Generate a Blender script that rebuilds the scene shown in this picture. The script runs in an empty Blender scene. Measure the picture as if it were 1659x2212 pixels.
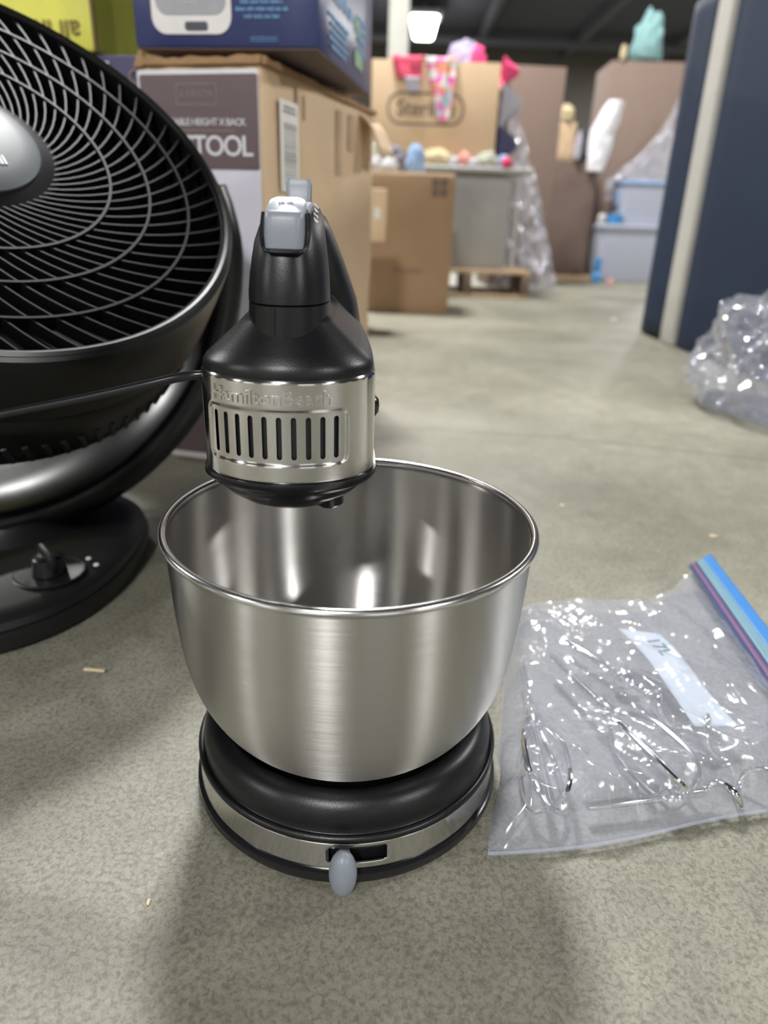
import bpy, bmesh, math, random
from math import sin, cos, pi, sqrt, radians, atan2, tan
from mathutils import Vector, Matrix, noise, Quaternion

random.seed(7)
sc = bpy.context.scene
C = bpy.context.collection

# ------------------------------------------------------------------ camera
PITCH, ROLL, FPX = radians(22.88), radians(1.96), 1534.0
fwd = Vector((0, cos(PITCH), -sin(PITCH)))
up0 = Vector((0, sin(PITCH), cos(PITCH)))
rt0 = Vector((1, 0, 0))
rt = rt0 * cos(ROLL) + up0 * sin(ROLL)
up = -rt0 * sin(ROLL) + up0 * cos(ROLL)
cam = bpy.data.cameras.new('camera')
camo = bpy.data.objects.new('camera', cam)
C.objects.link(camo)
mw = Matrix((rt, up, -fwd)).transposed().to_4x4()
mw.translation = Vector((.019, -.380, .345))
camo.matrix_world = mw
cam.sensor_fit = 'VERTICAL'
cam.sensor_height = 34.6
cam.lens = FPX / 2212 * 34.6
cam.clip_start = .02
cam.clip_end = 100
cam.dof.use_dof = True
cam.dof.focus_distance = .40
cam.dof.aperture_fstop = 5.2
sc.camera = camo

# ------------------------------------------------------------------ world, light, exposure
w = bpy.data.worlds.new('world')
sc.world = w
w.use_nodes = True
w.node_tree.nodes['Background'].inputs[0].default_value = (.75, .8, .9, 1)
w.node_tree.nodes['Background'].inputs[1].default_value = .05
sc.view_settings.view_transform = 'Standard'
sc.view_settings.look = 'None'
sc.view_settings.gamma = 1
sc.view_settings.use_curve_mapping = False
sc.view_settings.exposure = 0.0

CEIL = 4.5
LAMP_Z = 4.2
lamp_spots = [(x - (17.8 - y) * .065, y) for x in (-6.4, .52, 7.3) for y in (-4.7, 2.8, 10.3, 17.8)]   # rows run slightly askew
for i, (x, y) in enumerate(lamp_spots):
    l = bpy.data.lights.new('high_bay', 'AREA')
    l.shape = 'SQUARE'
    l.size = .62
    l.energy = {-4.7: 390, 2.8: 390}.get(y, 460)
    l.color = (1, .995, .985)
    o = bpy.data.objects.new('high_bay_light', l)
    o.location = (x, y, LAMP_Z - .012)
    C.objects.link(o)

# ------------------------------------------------------------------ helpers
def srgb(r, g, b, a=1):
    f = lambda c: c / 12.92 if c <= .04045 else ((c + .055) / 1.055) ** 2.4
    return (f(r / 255), f(g / 255), f(b / 255), a)

def newmat(name):
    m = bpy.data.materials.new(name)
    m.use_nodes = True
    nt = m.node_tree
    return m, nt, nt.nodes['Principled BSDF'], nt.nodes['Material Output']

def mat(name, col, rough=.5, metal=0, var=.06, scale=40, bump=0, bscale=200, spec=.5, coat=0, alpha=1, rvar=0):
    """plain procedural material: colour with noise variation, optional bump"""
    m, nt, p, out = newmat(name)
    N, L = nt.nodes, nt.links
    tc = N.new('ShaderNodeTexCoord')
    nz = N.new('ShaderNodeTexNoise')
    nz.inputs['Scale'].default_value = scale
    nz.inputs['Detail'].default_value = 4
    L.new(tc.outputs['Object'], nz.inputs['Vector'])
    mx = N.new('ShaderNodeMix'); mx.data_type = 'RGBA'
    mx.inputs[6].default_value = tuple(max(0, c * (1 - var * 2)) for c in col[:3]) + (1,)
    mx.inputs[7].default_value = tuple(min(1, c * (1 + var * 2)) for c in col[:3]) + (1,)
    L.new(nz.outputs['Fac'], mx.inputs[0])
    L.new(mx.outputs[2], p.inputs['Base Color'])
    p.inputs['Roughness'].default_value = rough
    p.inputs['Metallic'].default_value = metal
    p.inputs['Specular IOR Level'].default_value = spec
    p.inputs['Coat Weight'].default_value = coat
    p.inputs['Coat Roughness'].default_value = .15
    p.inputs['Alpha'].default_value = alpha
    if rvar:
        mr = N.new('ShaderNodeMapRange')
        mr.inputs[3].default_value = rough - rvar; mr.inputs[4].default_value = rough + rvar
        L.new(nz.outputs['Fac'], mr.inputs[0]); L.new(mr.outputs[0], p.inputs['Roughness'])
    if bump:
        nb = N.new('ShaderNodeTexNoise'); nb.inputs['Scale'].default_value = bscale
        nb.inputs['Detail'].default_value = 3
        L.new(tc.outputs['Object'], nb.inputs['Vector'])
        b = N.new('ShaderNodeBump'); b.inputs['Strength'].default_value = bump
        b.inputs['Distance'].default_value = .002
        L.new(nb.outputs['Fac'], b.inputs['Height']); L.new(b.outputs[0], p.inputs['Normal'])
    return m

def steel(name, col, rough=.25, aniso=.7, line=1.0, smudge=.0):
    """brushed steel: brushing runs round the vertical axis"""
    m, nt, p, out = newmat(name)
    N, L = nt.nodes, nt.links
    tc = N.new('ShaderNodeTexCoord')
    sep = N.new('ShaderNodeSeparateXYZ'); L.new(tc.outputs['Object'], sep.inputs[0])
    mp = N.new('ShaderNodeMapping'); mp.inputs['Scale'].default_value = (25, 25, 2600)
    L.new(tc.outputs['Object'], mp.inputs[0])
    nz = N.new('ShaderNodeTexNoise'); nz.inputs['Scale'].default_value = 1; nz.inputs['Detail'].default_value = 3
    L.new(mp.outputs[0], nz.inputs['Vector'])
    n2 = N.new('ShaderNodeTexNoise'); n2.inputs['Scale'].default_value = 22; n2.inputs['Detail'].default_value = 5
    L.new(tc.outputs['Object'], n2.inputs['Vector'])
    mr = N.new('ShaderNodeMapRange'); mr.inputs[3].default_value = rough - .07; mr.inputs[4].default_value = rough + .07
    L.new(nz.outputs['Fac'], mr.inputs[0])
    ad = N.new('ShaderNodeMath'); ad.operation = 'MULTIPLY_ADD'; ad.inputs[1].default_value = smudge
    L.new(n2.outputs['Fac'], ad.inputs[0]); L.new(mr.outputs[0], ad.inputs[2])
    L.new(ad.outputs[0], p.inputs['Roughness'])
    mx = N.new('ShaderNodeMix'); mx.data_type = 'RGBA'
    mx.inputs[6].default_value = tuple(c * .88 for c in col[:3]) + (1,); mx.inputs[7].default_value = col
    L.new(nz.outputs['Fac'], mx.inputs[0]); L.new(mx.outputs[2], p.inputs['Base Color'])
    p.inputs['Metallic'].default_value = 1
    p.inputs['Anisotropic'].default_value = aniso
    p.inputs['Anisotropic Rotation'].default_value = .25
    tg = N.new('ShaderNodeTangent'); tg.direction_type = 'RADIAL'; tg.axis = 'Z'
    L.new(tg.outputs[0], p.inputs['Tangent'])
    b = N.new('ShaderNodeBump'); b.inputs['Strength'].default_value = .015 * line; b.inputs['Distance'].default_value = .0004
    L.new(nz.outputs['Fac'], b.inputs['Height']); L.new(b.outputs[0], p.inputs['Normal'])
    return m

def film(name, tint=(.93, .94, .97), milk=.05, rough=.07, gloss=1.3, base=.05, bump=.3, bscale=60):
    """thin clear plastic film: see-through, glossy at creases, a little milky"""
    m, nt, p, out = newmat(name)
    N, L = nt.nodes, nt.links
    N.remove(p)
    tr = N.new('ShaderNodeBsdfTransparent'); tr.inputs[0].default_value = tuple(tint) + (1,)
    gl = N.new('ShaderNodeBsdfGlossy'); gl.inputs['Roughness'].default_value = rough; gl.inputs[0].default_value = (1, 1, 1, 1)
    df = N.new('ShaderNodeBsdfDiffuse'); df.inputs[0].default_value = (.74, .76, .85, 1)
    fr = N.new('ShaderNodeLayerWeight'); fr.inputs[0].default_value = .5
    pw = N.new('ShaderNodeMath'); pw.operation = 'POWER'; pw.inputs[1].default_value = 3.5
    L.new(fr.outputs['Facing'], pw.inputs[0])
    ma = N.new('ShaderNodeMath'); ma.operation = 'MULTIPLY_ADD'; ma.use_clamp = True
    ma.inputs[1].default_value = gloss; ma.inputs[2].default_value = base
    L.new(pw.outputs[0], ma.inputs[0])
    m1 = N.new('ShaderNodeMixShader'); m1.inputs[0].default_value = milk
    L.new(tr.outputs[0], m1.inputs[1]); L.new(df.outputs[0], m1.inputs[2])
    m2 = N.new('ShaderNodeMixShader')
    L.new(ma.outputs[0], m2.inputs[0]); L.new(m1.outputs[0], m2.inputs[1]); L.new(gl.outputs[0], m2.inputs[2])
    tc = N.new('ShaderNodeTexCoord')
    nz = N.new('ShaderNodeTexNoise'); nz.inputs['Scale'].default_value = bscale; nz.inputs['Detail'].default_value = 3
    L.new(tc.outputs['Object'], nz.inputs['Vector'])
    b = N.new('ShaderNodeBump'); b.inputs['Strength'].default_value = bump; b.inputs['Distance'].default_value = .004
    L.new(nz.outputs['Fac'], b.inputs['Height'])
    for s in (gl.inputs['Normal'], df.inputs['Normal'], fr.inputs['Normal']):
        L.new(b.outputs[0], s)
    L.new(m2.outputs[0], out.inputs[0])
    return m

def emit(name, col, s):
    m, nt, p, out = newmat(name)
    p.inputs['Emission Color'].default_value = col
    p.inputs['Emission Strength'].default_value = s
    p.inputs['Base Color'].default_value = (1, 1, 1, 1)
    return m

def tag(o, label=None, cat=None, group=None, kind=None):
    if label: o['label'] = label
    if cat: o['category'] = cat
    if group: o['group'] = group
    if kind: o['kind'] = kind
    return o

def thing(name, loc, label, cat, group=None, rz=0):
    o = bpy.data.objects.new(name, None)
    o.empty_display_size = .05
    C.objects.link(o)
    o.location = loc
    o.rotation_euler = (0, 0, rz)
    return tag(o, label, cat, group)

def mk(name, vf, m, parent=None, smooth=True, ang=40, loc=None, rot=None):
    me = bpy.data.meshes.new(name)
    me.from_pydata([tuple(v) for v in vf[0]], [], vf[1])
    bm = bmesh.new(); bm.from_mesh(me)
    bmesh.ops.recalc_face_normals(bm, faces=bm.faces)
    bm.to_mesh(me); bm.free()
    return link(name, me, m, parent, smooth, ang, loc, rot)

def link(name, me, m, parent=None, smooth=True, ang=40, loc=None, rot=None):
    if m is not None and not me.materials:
        me.materials.append(m)
    if smooth:
        me.polygons.foreach_set('use_smooth', [True] * len(me.polygons))
        me.set_sharp_from_angle(angle=radians(ang))
    o = bpy.data.objects.new(name, me)
    C.objects.link(o)
    if parent: o.parent = parent
    if loc is not None: o.location = loc
    if rot is not None: o.rotation_euler = rot
    return o

def join(*vfs):
    V, F = [], []
    for v, f in vfs:
        k = len(V)
        V += [Vector(x) for x in v]
        F += [tuple(i + k for i in q) for q in f]
    return V, F

def xf(vf, M):
    return [M @ Vector(v) for v in vf[0]], vf[1]

def mv(vf, x, y, z):
    return xf(vf, Matrix.Translation((x, y, z)))

def lathe(prof, n=64, ox=0, oy=0, sx=1, sy=1):
    V, F, rings = [], [], []
    for r, z in prof:
        if r < 1e-7:
            rings.append([len(V)]); V.append(Vector((ox, oy, z)))
        else:
            k = len(V); rings.append(list(range(k, k + n)))
            for i in range(n):
                a = 2 * pi * i / n
                V.append(Vector((ox + r * sx * cos(a), oy + r * sy * sin(a), z)))
    for a, b in zip(rings, rings[1:]):
        for i in range(n):
            j = (i + 1) % n
            if len(a) == 1 and len(b) == 1: continue
            if len(a) == 1: F.append((a[0], b[j], b[i]))
            elif len(b) == 1: F.append((a[i], a[j], b[0]))
            else: F.append((a[i], a[j], b[j], b[i]))
    return V, F

def loft(secs, cap=True):
    V, F = [], []
    n = len(secs[0])
    for s in secs: V += [Vector(p) for p in s]
    for k in range(len(secs) - 1):
        for i in range(n):
            j = (i + 1) % n
            F.append((k * n + i, k * n + j, k * n + n + j, k * n + n + i))
    if cap:
        F.append(tuple(range(n))[::-1])
        F.append(tuple((len(secs) - 1) * n + i for i in range(n)))
    return V, F

def spline(pts, seg=8, closed=False):
    pts = [Vector(p) for p in pts]
    out = []
    n = len(pts)
    for i in range(n if closed else n - 1):
        if closed: p0, p1, p2, p3 = pts[(i - 1) % n], pts[i], pts[(i + 1) % n], pts[(i + 2) % n]
        else: p0, p1, p2, p3 = pts[max(i - 1, 0)], pts[i], pts[i + 1], pts[min(i + 2, n - 1)]
        for k in range(seg):
            t = k / seg
            out.append(.5 * ((2 * p1) + (p2 - p0) * t + (2 * p0 - 5 * p1 + 4 * p2 - p3) * t * t + (3 * p1 - p0 - 3 * p2 + p3) * t ** 3))
    if not closed: out.append(pts[-1])
    return out

def tube(pts, r, n=10, closed=False, cap=True):
    pts = [Vector(p) for p in pts]
    N = len(pts)
    rr = r if callable(r) else (lambda t: r)
    secs = []
    nrm = None
    for i, p in enumerate(pts):
        if closed: t = (pts[(i + 1) % N] - pts[i - 1]).normalized()
        else: t = (pts[min(i + 1, N - 1)] - pts[max(i - 1, 0)]).normalized()
        if nrm is None:
            nrm = t.cross(Vector((0, 0, 1)))
            if nrm.length < .1: nrm = t.cross(Vector((1, 0, 0)))
        nrm = (nrm - t * nrm.dot(t)).normalized()
        b = t.cross(nrm)
        R = rr(i / max(1, N - 1))
        secs.append([p + (nrm * cos(2 * pi * k / n) + b * sin(2 * pi * k / n)) * R for k in range(n)])
    if closed: secs.append(secs[0])
    return loft(secs, cap and not closed)

def box(sx, sy, sz, bev=.002, seg=2, cut=0):
    """box on its base centre"""
    bm = bmesh.new()
    bmesh.ops.create_cube(bm, size=1)
    bmesh.ops.scale(bm, vec=(sx, sy, sz), verts=bm.verts)
    bmesh.ops.translate(bm, vec=(0, 0, sz / 2), verts=bm.verts)
    if cut: bmesh.ops.subdivide_edges(bm, edges=bm.edges, cuts=cut, use_grid_fill=True)
    if bev:
        ed = [e for e in bm.edges if len(e.link_faces) == 2 and e.calc_face_angle(0) > .5]
        bmesh.ops.bevel(bm, geom=ed, offset=bev, segments=seg, profile=.5, affect='EDGES', clamp_overlap=True)
    V = [v.co.copy() for v in bm.verts]
    F = [tuple(v.index for v in f.verts) for f in bm.faces]
    bm.verts.index_update()
    F = [tuple(v.index for v in f.verts) for f in bm.faces]
    bm.free()
    return V, F

def rrect(w, h, r, n=6):
    """rounded rectangle outline in xy"""
    P = []
    for cx, cy, a0 in ((w / 2 - r, h / 2 - r, 0), (-w / 2 + r, h / 2 - r, pi / 2), (-w / 2 + r, -h / 2 + r, pi), (w / 2 - r, -h / 2 + r, 1.5 * pi)):
        for k in range(n + 1):
            a = a0 + k / n * pi / 2
            P.append((cx + r * cos(a), cy + r * sin(a)))
    return P

def plate(outline, t):
    n = len(outline)
    V = [Vector((x, y, 0)) for x, y in outline] + [Vector((x, y, t)) for x, y in outline]
    F = [tuple(range(n))[::-1], tuple(range(n, 2 * n))] + [(i, (i + 1) % n, n + (i + 1) % n, n + i) for i in range(n)]
    return V, F

def textvf(s, size, ext=.0004, align='CENTER', space=1.0, bold=0):
    cu = bpy.data.curves.new('t', 'FONT')
    cu.body = s; cu.size = size; cu.extrude = ext; cu.align_x = align; cu.align_y = 'CENTER'
    cu.space_character = space; cu.offset = bold; cu.resolution_u = 3
    o = bpy.data.objects.new('t', cu); C.objects.link(o)
    dg = bpy.context.evaluated_depsgraph_get()
    me = bpy.data.meshes.new_from_object(o.evaluated_get(dg))
    V = [v.co.copy() for v in me.vertices]; F = [tuple(p.vertices) for p in me.polygons]
    bpy.data.objects.remove(o); bpy.data.curves.remove(cu); bpy.data.meshes.remove(me)
    return V, F

def scribble(wd, h, rows, seed, t=.0006, fill=.9):
    """rows of small print, too small to read: strokes in word groups, in xy"""
    rn = random.Random(seed)
    parts = []
    rh = h / rows
    for r in range(rows):
        y = h / 2 - (r + .5) * rh
        span = wd * rn.uniform(.65, 1)
        x = -span / 2
        while x < span / 2:
            wl = rn.uniform(.08, .2) * wd
            x1 = min(x + wl, span / 2)
            while x < x1:
                hh = rh * rn.choice([.34, .34, .34, .5]) * fill
                ww = rh * .10
                parts.append(mv(plate([(-ww / 2, -rh * .17), (ww / 2, -rh * .17), (ww / 2, hh), (-ww / 2, hh)], t), x, y, 0))
                if rn.random() < .7:
                    yy = rn.choice([-rh * .17, rh * .1])
                    parts.append(mv(plate([(0, yy), (rh * .2, yy), (rh * .2, yy + rh * .08), (0, yy + rh * .08)], t), x, y, 0))
                x += rh * .24
            x += rh * .22
    return join(*parts)

def rid(v, s, seed=0, o=3):
    """ridged noise 0..1 with sharp crests"""
    p = Vector(v) * s + Vector((seed * 13.1, seed * 7.7, seed * 3.3))
    a, t, k = 0, 0, 1
    for i in range(o):
        a += k * (1 - abs(noise.noise(p)) * 2); t += k
        k *= .5; p = p * 2.1
    return a / t

def ns(v, s, seed=0):
    return noise.noise(Vector(v) * s + Vector((seed * 11.3, seed * 5.9, seed * 17.7)))

def front_M(x, y, z, rz=0):
    """xy plane drawing -> standing, facing -y (x to the right, y up), turned about z"""
    return Matrix.Translation((x, y, z)) @ Matrix.Rotation(rz, 4, 'Z') @ Matrix.Rotation(pi / 2, 4, 'X')

def right_M(x, y, z, rz=0):
    """xy plane drawing -> standing on a face that looks to +x (x runs to +y)"""
    return Matrix.Translation((x, y, z)) @ Matrix.Rotation(rz, 4, 'Z') @ Matrix.Rotation(pi / 2, 4, 'Z') @ Matrix.Rotation(pi / 2, 4, 'X')

# ------------------------------------------------------------------ materials
LIGHT_PATCH_OFS = (4.6, 8.7, 0)
def floor_mat():
    m, nt, p, out = newmat('concrete')
    N, L = nt.nodes, nt.links
    tc = N.new('ShaderNodeTexCoord')
    def nz(s, d=6, r=.6, dist=0):
        n = N.new('ShaderNodeTexNoise'); n.inputs['Scale'].default_value = s; n.inputs['Detail'].default_value = d
        n.inputs['Roughness'].default_value = r; n.inputs['Distortion'].default_value = dist
        L.new(tc.outputs['Object'], n.inputs['Vector']); return n
    def ramp(src, a, b, ca, cb):
        r = N.new('ShaderNodeValToRGB'); r.color_ramp.elements[0].position = a; r.color_ramp.elements[1].position = b
        r.color_ramp.elements[0].color = ca; r.color_ramp.elements[1].color = cb
        L.new(src, r.inputs[0]); return r
    big = nz(3.2, 5, .55, .4); mid = nz(26, 6, .65, .3); fine = nz(420, 4, .7); pit = nz(300, 5, .75, .6)
    base = ramp(big.outputs['Fac'], .3, .72, srgb(105, 104, 93), srgb(132, 131, 121))
    m1 = N.new('ShaderNodeMix'); m1.data_type = 'RGBA'; m1.blend_type = 'MULTIPLY'; m1.inputs[0].default_value = .75
    r1 = ramp(mid.outputs['Fac'], .25, .75, (.72, .72, .70, 1), (1.12, 1.11, 1.08, 1))
    L.new(base.outputs[0], m1.inputs[6]); L.new(r1.outputs[0], m1.inputs[7])
    m2 = N.new('ShaderNodeMix'); m2.data_type = 'RGBA'; m2.blend_type = 'MULTIPLY'; m2.inputs[0].default_value = .8
    r2 = ramp(pit.outputs['Fac'], .40, .54, (.52, .50, .45, 1), (1.04, 1.04, 1.03, 1))
    L.new(m1.outputs[2], m2.inputs[6]); L.new(r2.outputs[0], m2.inputs[7])
    m3 = N.new('ShaderNodeMix'); m3.data_type = 'RGBA'; m3.blend_type = 'MULTIPLY'; m3.inputs[0].default_value = .5
    r3 = ramp(fine.outputs['Fac'], .35, .65, (.7, .69, .66, 1), (1.15, 1.15, 1.13, 1))
    L.new(m2.outputs[2], m3.inputs[6]); L.new(r3.outputs[0], m3.inputs[7])
    # hairline crack across the slab: y = .81 - .06 x^2.. with a wobble
    sep = N.new('ShaderNodeSeparateXYZ'); L.new(tc.outputs['Object'], sep.inputs[0])
    wob = nz(9, 3)
    def math_(op, a, b=None):
        n = N.new('ShaderNodeMath'); n.operation = op
        for i, v in enumerate((a, b)):
            if v is None: continue
            if isinstance(v, (int, float)): n.inputs[i].default_value = v
            else: L.new(v, n.inputs[i])
        return n.outputs[0]
    x2 = math_('MULTIPLY', math_('MULTIPLY', sep.outputs[0], sep.outputs[0]), -.30)
    line = math_('ADD', math_('ADD', x2, .80), math_('MULTIPLY', wob.outputs['Fac'], .035))
    dist = math_('ABSOLUTE', math_('SUBTRACT', sep.outputs[1], line))
    cr = N.new('ShaderNodeMapRange'); cr.interpolation_type = 'SMOOTHSTEP'
    cr.inputs[1].default_value = .001; cr.inputs[2].default_value = .008; cr.inputs[3].default_value = .72; cr.inputs[4].default_value = 1
    L.new(dist, cr.inputs[0])
    m4 = N.new('ShaderNodeMix'); m4.data_type = 'RGBA'; m4.blend_type = 'MULTIPLY'; m4.inputs[0].default_value = 1
    L.new(m3.outputs[2], m4.inputs[6]); L.new(cr.outputs[0], m4.inputs[7])
    # broad mottling, offset to paint dim foreground and brighter mid-floor light into the colour
    mp = N.new('ShaderNodeMapping'); mp.inputs['Location'].default_value = LIGHT_PATCH_OFS
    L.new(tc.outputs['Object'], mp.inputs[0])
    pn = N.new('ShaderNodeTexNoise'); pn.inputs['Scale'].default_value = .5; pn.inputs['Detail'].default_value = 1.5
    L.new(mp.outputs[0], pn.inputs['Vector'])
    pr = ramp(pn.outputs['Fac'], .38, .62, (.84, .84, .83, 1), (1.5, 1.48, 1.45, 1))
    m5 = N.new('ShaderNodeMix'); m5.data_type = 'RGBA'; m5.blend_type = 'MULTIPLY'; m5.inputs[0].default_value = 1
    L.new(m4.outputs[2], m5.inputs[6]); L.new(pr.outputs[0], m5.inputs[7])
    L.new(m5.outputs[2], p.inputs['Base Color'])
    p.inputs['Specular IOR Level'].default_value = .5
    rr = N.new('ShaderNodeMapRange'); rr.inputs[3].default_value = .40; rr.inputs[4].default_value = .58
    L.new(mid.outputs['Fac'], rr.inputs[0]); L.new(rr.outputs[0], p.inputs['Roughness'])
    b = N.new('ShaderNodeBump'); b.inputs['Strength'].default_value = .35; b.inputs['Distance'].default_value = .0012
    ad = math_('ADD', pit.outputs['Fac'], math_('MULTIPLY', fine.outputs['Fac'], .5))
    L.new(ad, b.inputs['Height']); L.new(b.outputs[0], p.inputs['Normal'])
    return m

def floral_mat():
    m, nt, p, out = newmat('floral_fabric')
    N, L = nt.nodes, nt.links
    tc = N.new('ShaderNodeTexCoord')
    v = N.new('ShaderNodeTexVoronoi'); v.inputs['Scale'].default_value = 34
    L.new(tc.outputs['Object'], v.inputs['Vector'])
    r = N.new('ShaderNodeValToRGB'); r.color_ramp.interpolation = 'CONSTANT'
    cols = [srgb(240, 90, 175), srgb(240, 232, 236), srgb(245, 140, 190), srgb(150, 200, 205), srgb(235, 225, 220), srgb(240, 160, 120), srgb(225, 110, 190), srgb(200, 200, 215)]
    e = r.color_ramp.elements
    e[0].color = cols[0]; e[1].position = 1 / 8; e[1].color = cols[1]
    for i in range(2, 8):
        x = e.new(i / 8); x.color = cols[i]
    s = N.new('ShaderNodeSeparateColor'); L.new(v.outputs['Color'], s.inputs[0])
    L.new(s.outputs[0], r.inputs[0]); L.new(r.outputs[0], p.inputs['Base Color'])
    p.inputs['Roughness'].default_value = .85
    return m

M = {}
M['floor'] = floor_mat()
M['ceiling'] = mat('ceiling_paint', srgb(84, 86, 96), .9)
M['beam'] = mat('beam_paint', srgb(104, 105, 112), .8)
M['wall'] = mat('wall_paint', srgb(104, 100, 94), .9, scale=3)
M['reflector'] = mat('reflector_paint', srgb(225, 226, 226), .6, scale=3)
M['black'] = mat('black_plastic', srgb(13, 13, 16), .34, bump=.07, bscale=1500, var=.02, spec=.4)
M['black_smooth'] = mat('black_smooth_plastic', srgb(22, 22, 25), .22, var=.02)
M['black_fan'] = mat('fan_plastic', srgb(15, 15, 16), .30, var=.05, scale=12, rvar=.05, spec=.4)
M['black_matt'] = mat('fan_matt_plastic', srgb(24, 24, 26), .42, var=.08, scale=18)
M['vane'] = mat('fan_vane_plastic', srgb(13, 13, 14), .5, var=.05, scale=18, spec=.15)
M['dark'] = mat('dark_inside', srgb(22, 23, 27), .45)
M['grey_plastic'] = mat('grey_plastic', srgb(126, 132, 141), .4, var=.02)
M['silver_cap'] = mat('hub_silver', srgb(80, 84, 87), .5, metal=.0, var=.05, scale=14)
M['steel_bowl'] = steel('bowl_steel', (.60, .585, .56, 1), .30, 1.0, smudge=.04)
M['steel_band'] = steel('band_steel', (.66, .65, .63, 1), .15, .7)
M['steel_rim'] = mat('rim_steel', (.70, .69, .67, 1), .2, metal=1, var=.02)
M['chrome'] = mat('chrome', (.78, .79, .80, 1), .12, metal=1, var=.02)
M['print_dark'] = mat('print_dark', srgb(45, 46, 50), .5)
M['print_black'] = mat('print_black', srgb(24, 24, 26), .5)
M['white_print'] = mat('white_print', srgb(222, 220, 224), .5)
M['kraft'] = mat('kraft_cardboard', srgb(208, 180, 146), .75, var=.05, scale=9, bump=.15, bscale=60)
M['kraft_dark'] = mat('kraft_cardboard_brown', srgb(158, 129, 99), .8, var=.06, scale=8)
M['kraft_pink'] = mat('kraft_cardboard_dull', srgb(128, 109, 98), .8, var=.04, scale=6)
M['kraft_deep'] = mat('kraft_cardboard_deep', srgb(104, 87, 79), .8, var=.04, scale=6)
M['kraft_inside'] = mat('kraft_torn_edge', srgb(150, 118, 84), .9, var=.2, scale=60)
M['taupe'] = mat('taupe_print', srgb(104, 88, 90), .42, var=.04, scale=7)
M['taupe_line'] = mat('taupe_line_print', srgb(140, 122, 116), .45)
M['lavender'] = mat('lavender_print', srgb(218, 215, 228), .4, var=.02)
M['navy_print'] = mat('navy_print', srgb(48, 56, 100), .3, var=.05, scale=6)
M['purple_print'] = mat('purple_print', srgb(66, 60, 98), .4)
M['sky_print'] = mat('light_blue_print', srgb(120, 175, 220), .4)
M['green_print'] = mat('green_print', srgb(90, 150, 90), .4)
M['app_white'] = mat('appliance_print_white', srgb(226, 222, 220), .35)
M['app_grey'] = mat('appliance_print_grey', srgb(160, 162, 166), .35)
M['app_dark'] = mat('appliance_print_dark', srgb(74, 76, 86), .35)
M['yellow'] = mat('yellow_print', srgb(226, 222, 96), .4, var=.03)
M['yellow_edge'] = mat('yellow_edge', srgb(120, 104, 54), .6)
M['lime'] = mat('lime_print', srgb(206, 212, 74), .8, spec=.1)
M['label'] = mat('paper_label', srgb(222, 218, 212), .6)
M['barcode'] = mat('label_print', srgb(150, 148, 146), .6)
M['tape'] = mat('clear_tape', srgb(206, 178, 150), .12, var=.04, scale=30, coat=.6)
M['navy_fabric'] = mat('navy_vinyl', srgb(28, 40, 60), .6, var=.05, scale=5, bump=.1, bscale=500, spec=.25)
M['trim'] = mat('beige_trim', srgb(170, 168, 161), .55)
M['table_grey'] = mat('grey_table_plastic', srgb(176, 176, 174), .5)
M['panel_grey'] = mat('grey_panel', srgb(158, 156, 152), .5, scale=3)
M['pallet'] = mat('pallet_wood', srgb(178, 152, 120), .8, var=.12, scale=25)
M['pallet_dark'] = mat('pallet_block_wood', srgb(110, 92, 76), .85, var=.1)
M['ink'] = mat('box_ink', srgb(112, 96, 84), .7)
M['post'] = mat('white_post_paint', srgb(181, 181, 173), .6)
M['lamp_housing'] = mat('lamp_housing', srgb(190, 192, 196), .4)
M['lamp_glow'] = emit('lamp_diffuser', (1, .99, .96, 1), 14)
M['pink'] = mat('hot_pink_cloth', srgb(235, 70, 125), .85)
M['red_pink'] = mat('red_pink_cloth', srgb(214, 80, 108), .85)
M['lilac'] = mat('lilac_mesh_cloth', srgb(144, 136, 158), .7)
M['grey_cloth'] = mat('pale_grey_cloth', srgb(161, 159, 168), .9)
M['navy_cloth'] = mat('navy_cloth', srgb(58, 58, 84), .9)
M['charcoal'] = mat('charcoal_cloth', srgb(112, 108, 116), .9)
M['sky_cloth'] = mat('sky_blue_cloth', srgb(122, 149, 182), .85)
M['cream'] = mat('cream_cloth', srgb(188, 171, 136), .9)
M['white_cloth'] = mat('white_cloth', srgb(175, 173, 173), .9)
M['sage'] = mat('sage_cloth', srgb(161, 163, 147), .9)
M['coral'] = mat('coral_cloth', srgb(197, 136, 127), .9)
M['raspberry'] = mat('raspberry_cloth', srgb(190, 50, 85), .9)
M['mint'] = mat('mint_cloth', srgb(126, 164, 164), .8)
M['black_cloth'] = mat('black_cloth', srgb(48, 49, 55), .9)
M['floral'] = floral_mat()
M['bin'] = mat('cloudy_bin_plastic', srgb(167, 171, 185), .35, var=.05)
M['bin_lid'] = mat('pale_blue_lid', srgb(135, 158, 194), .4)
M['blue'] = mat('blue_plastic', srgb(60, 132, 190), .4)
M['salmon'] = mat('salmon_plastic', srgb(222, 140, 124), .5)
M['film'] = film('zip_bag_film', milk=.20, rough=.14, gloss=.8, base=.06, bump=.16, bscale=55)
M['film_flat'] = film('zip_flap_film', milk=.10, rough=.15, gloss=.5, base=.02, bump=.05)
M['wrap'] = film('stretch_wrap', tint=(.9, .9, .92), milk=.34, rough=.16, gloss=1.4, base=.12, bump=.3, bscale=30)
M['bubble'] = film('pillow_film', tint=(.9, .91, .95), milk=.14, rough=.09, gloss=1.6, base=.06, bump=.3, bscale=30)
M['zip_blue'] = mat('zip_blue', srgb(66, 124, 186), .35)
M['zip_teal'] = mat('zip_teal', srgb(112, 146, 160), .35)
M['zip_purple'] = mat('zip_purple', srgb(120, 92, 124), .35)
M['zip_navy'] = mat('zip_navy', srgb(66, 74, 110), .35)
M['paper'] = mat('white_paper', srgb(188, 197, 204), .7)
M['paper_ink'] = mat('paper_print', srgb(112, 130, 140), .7)
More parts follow.
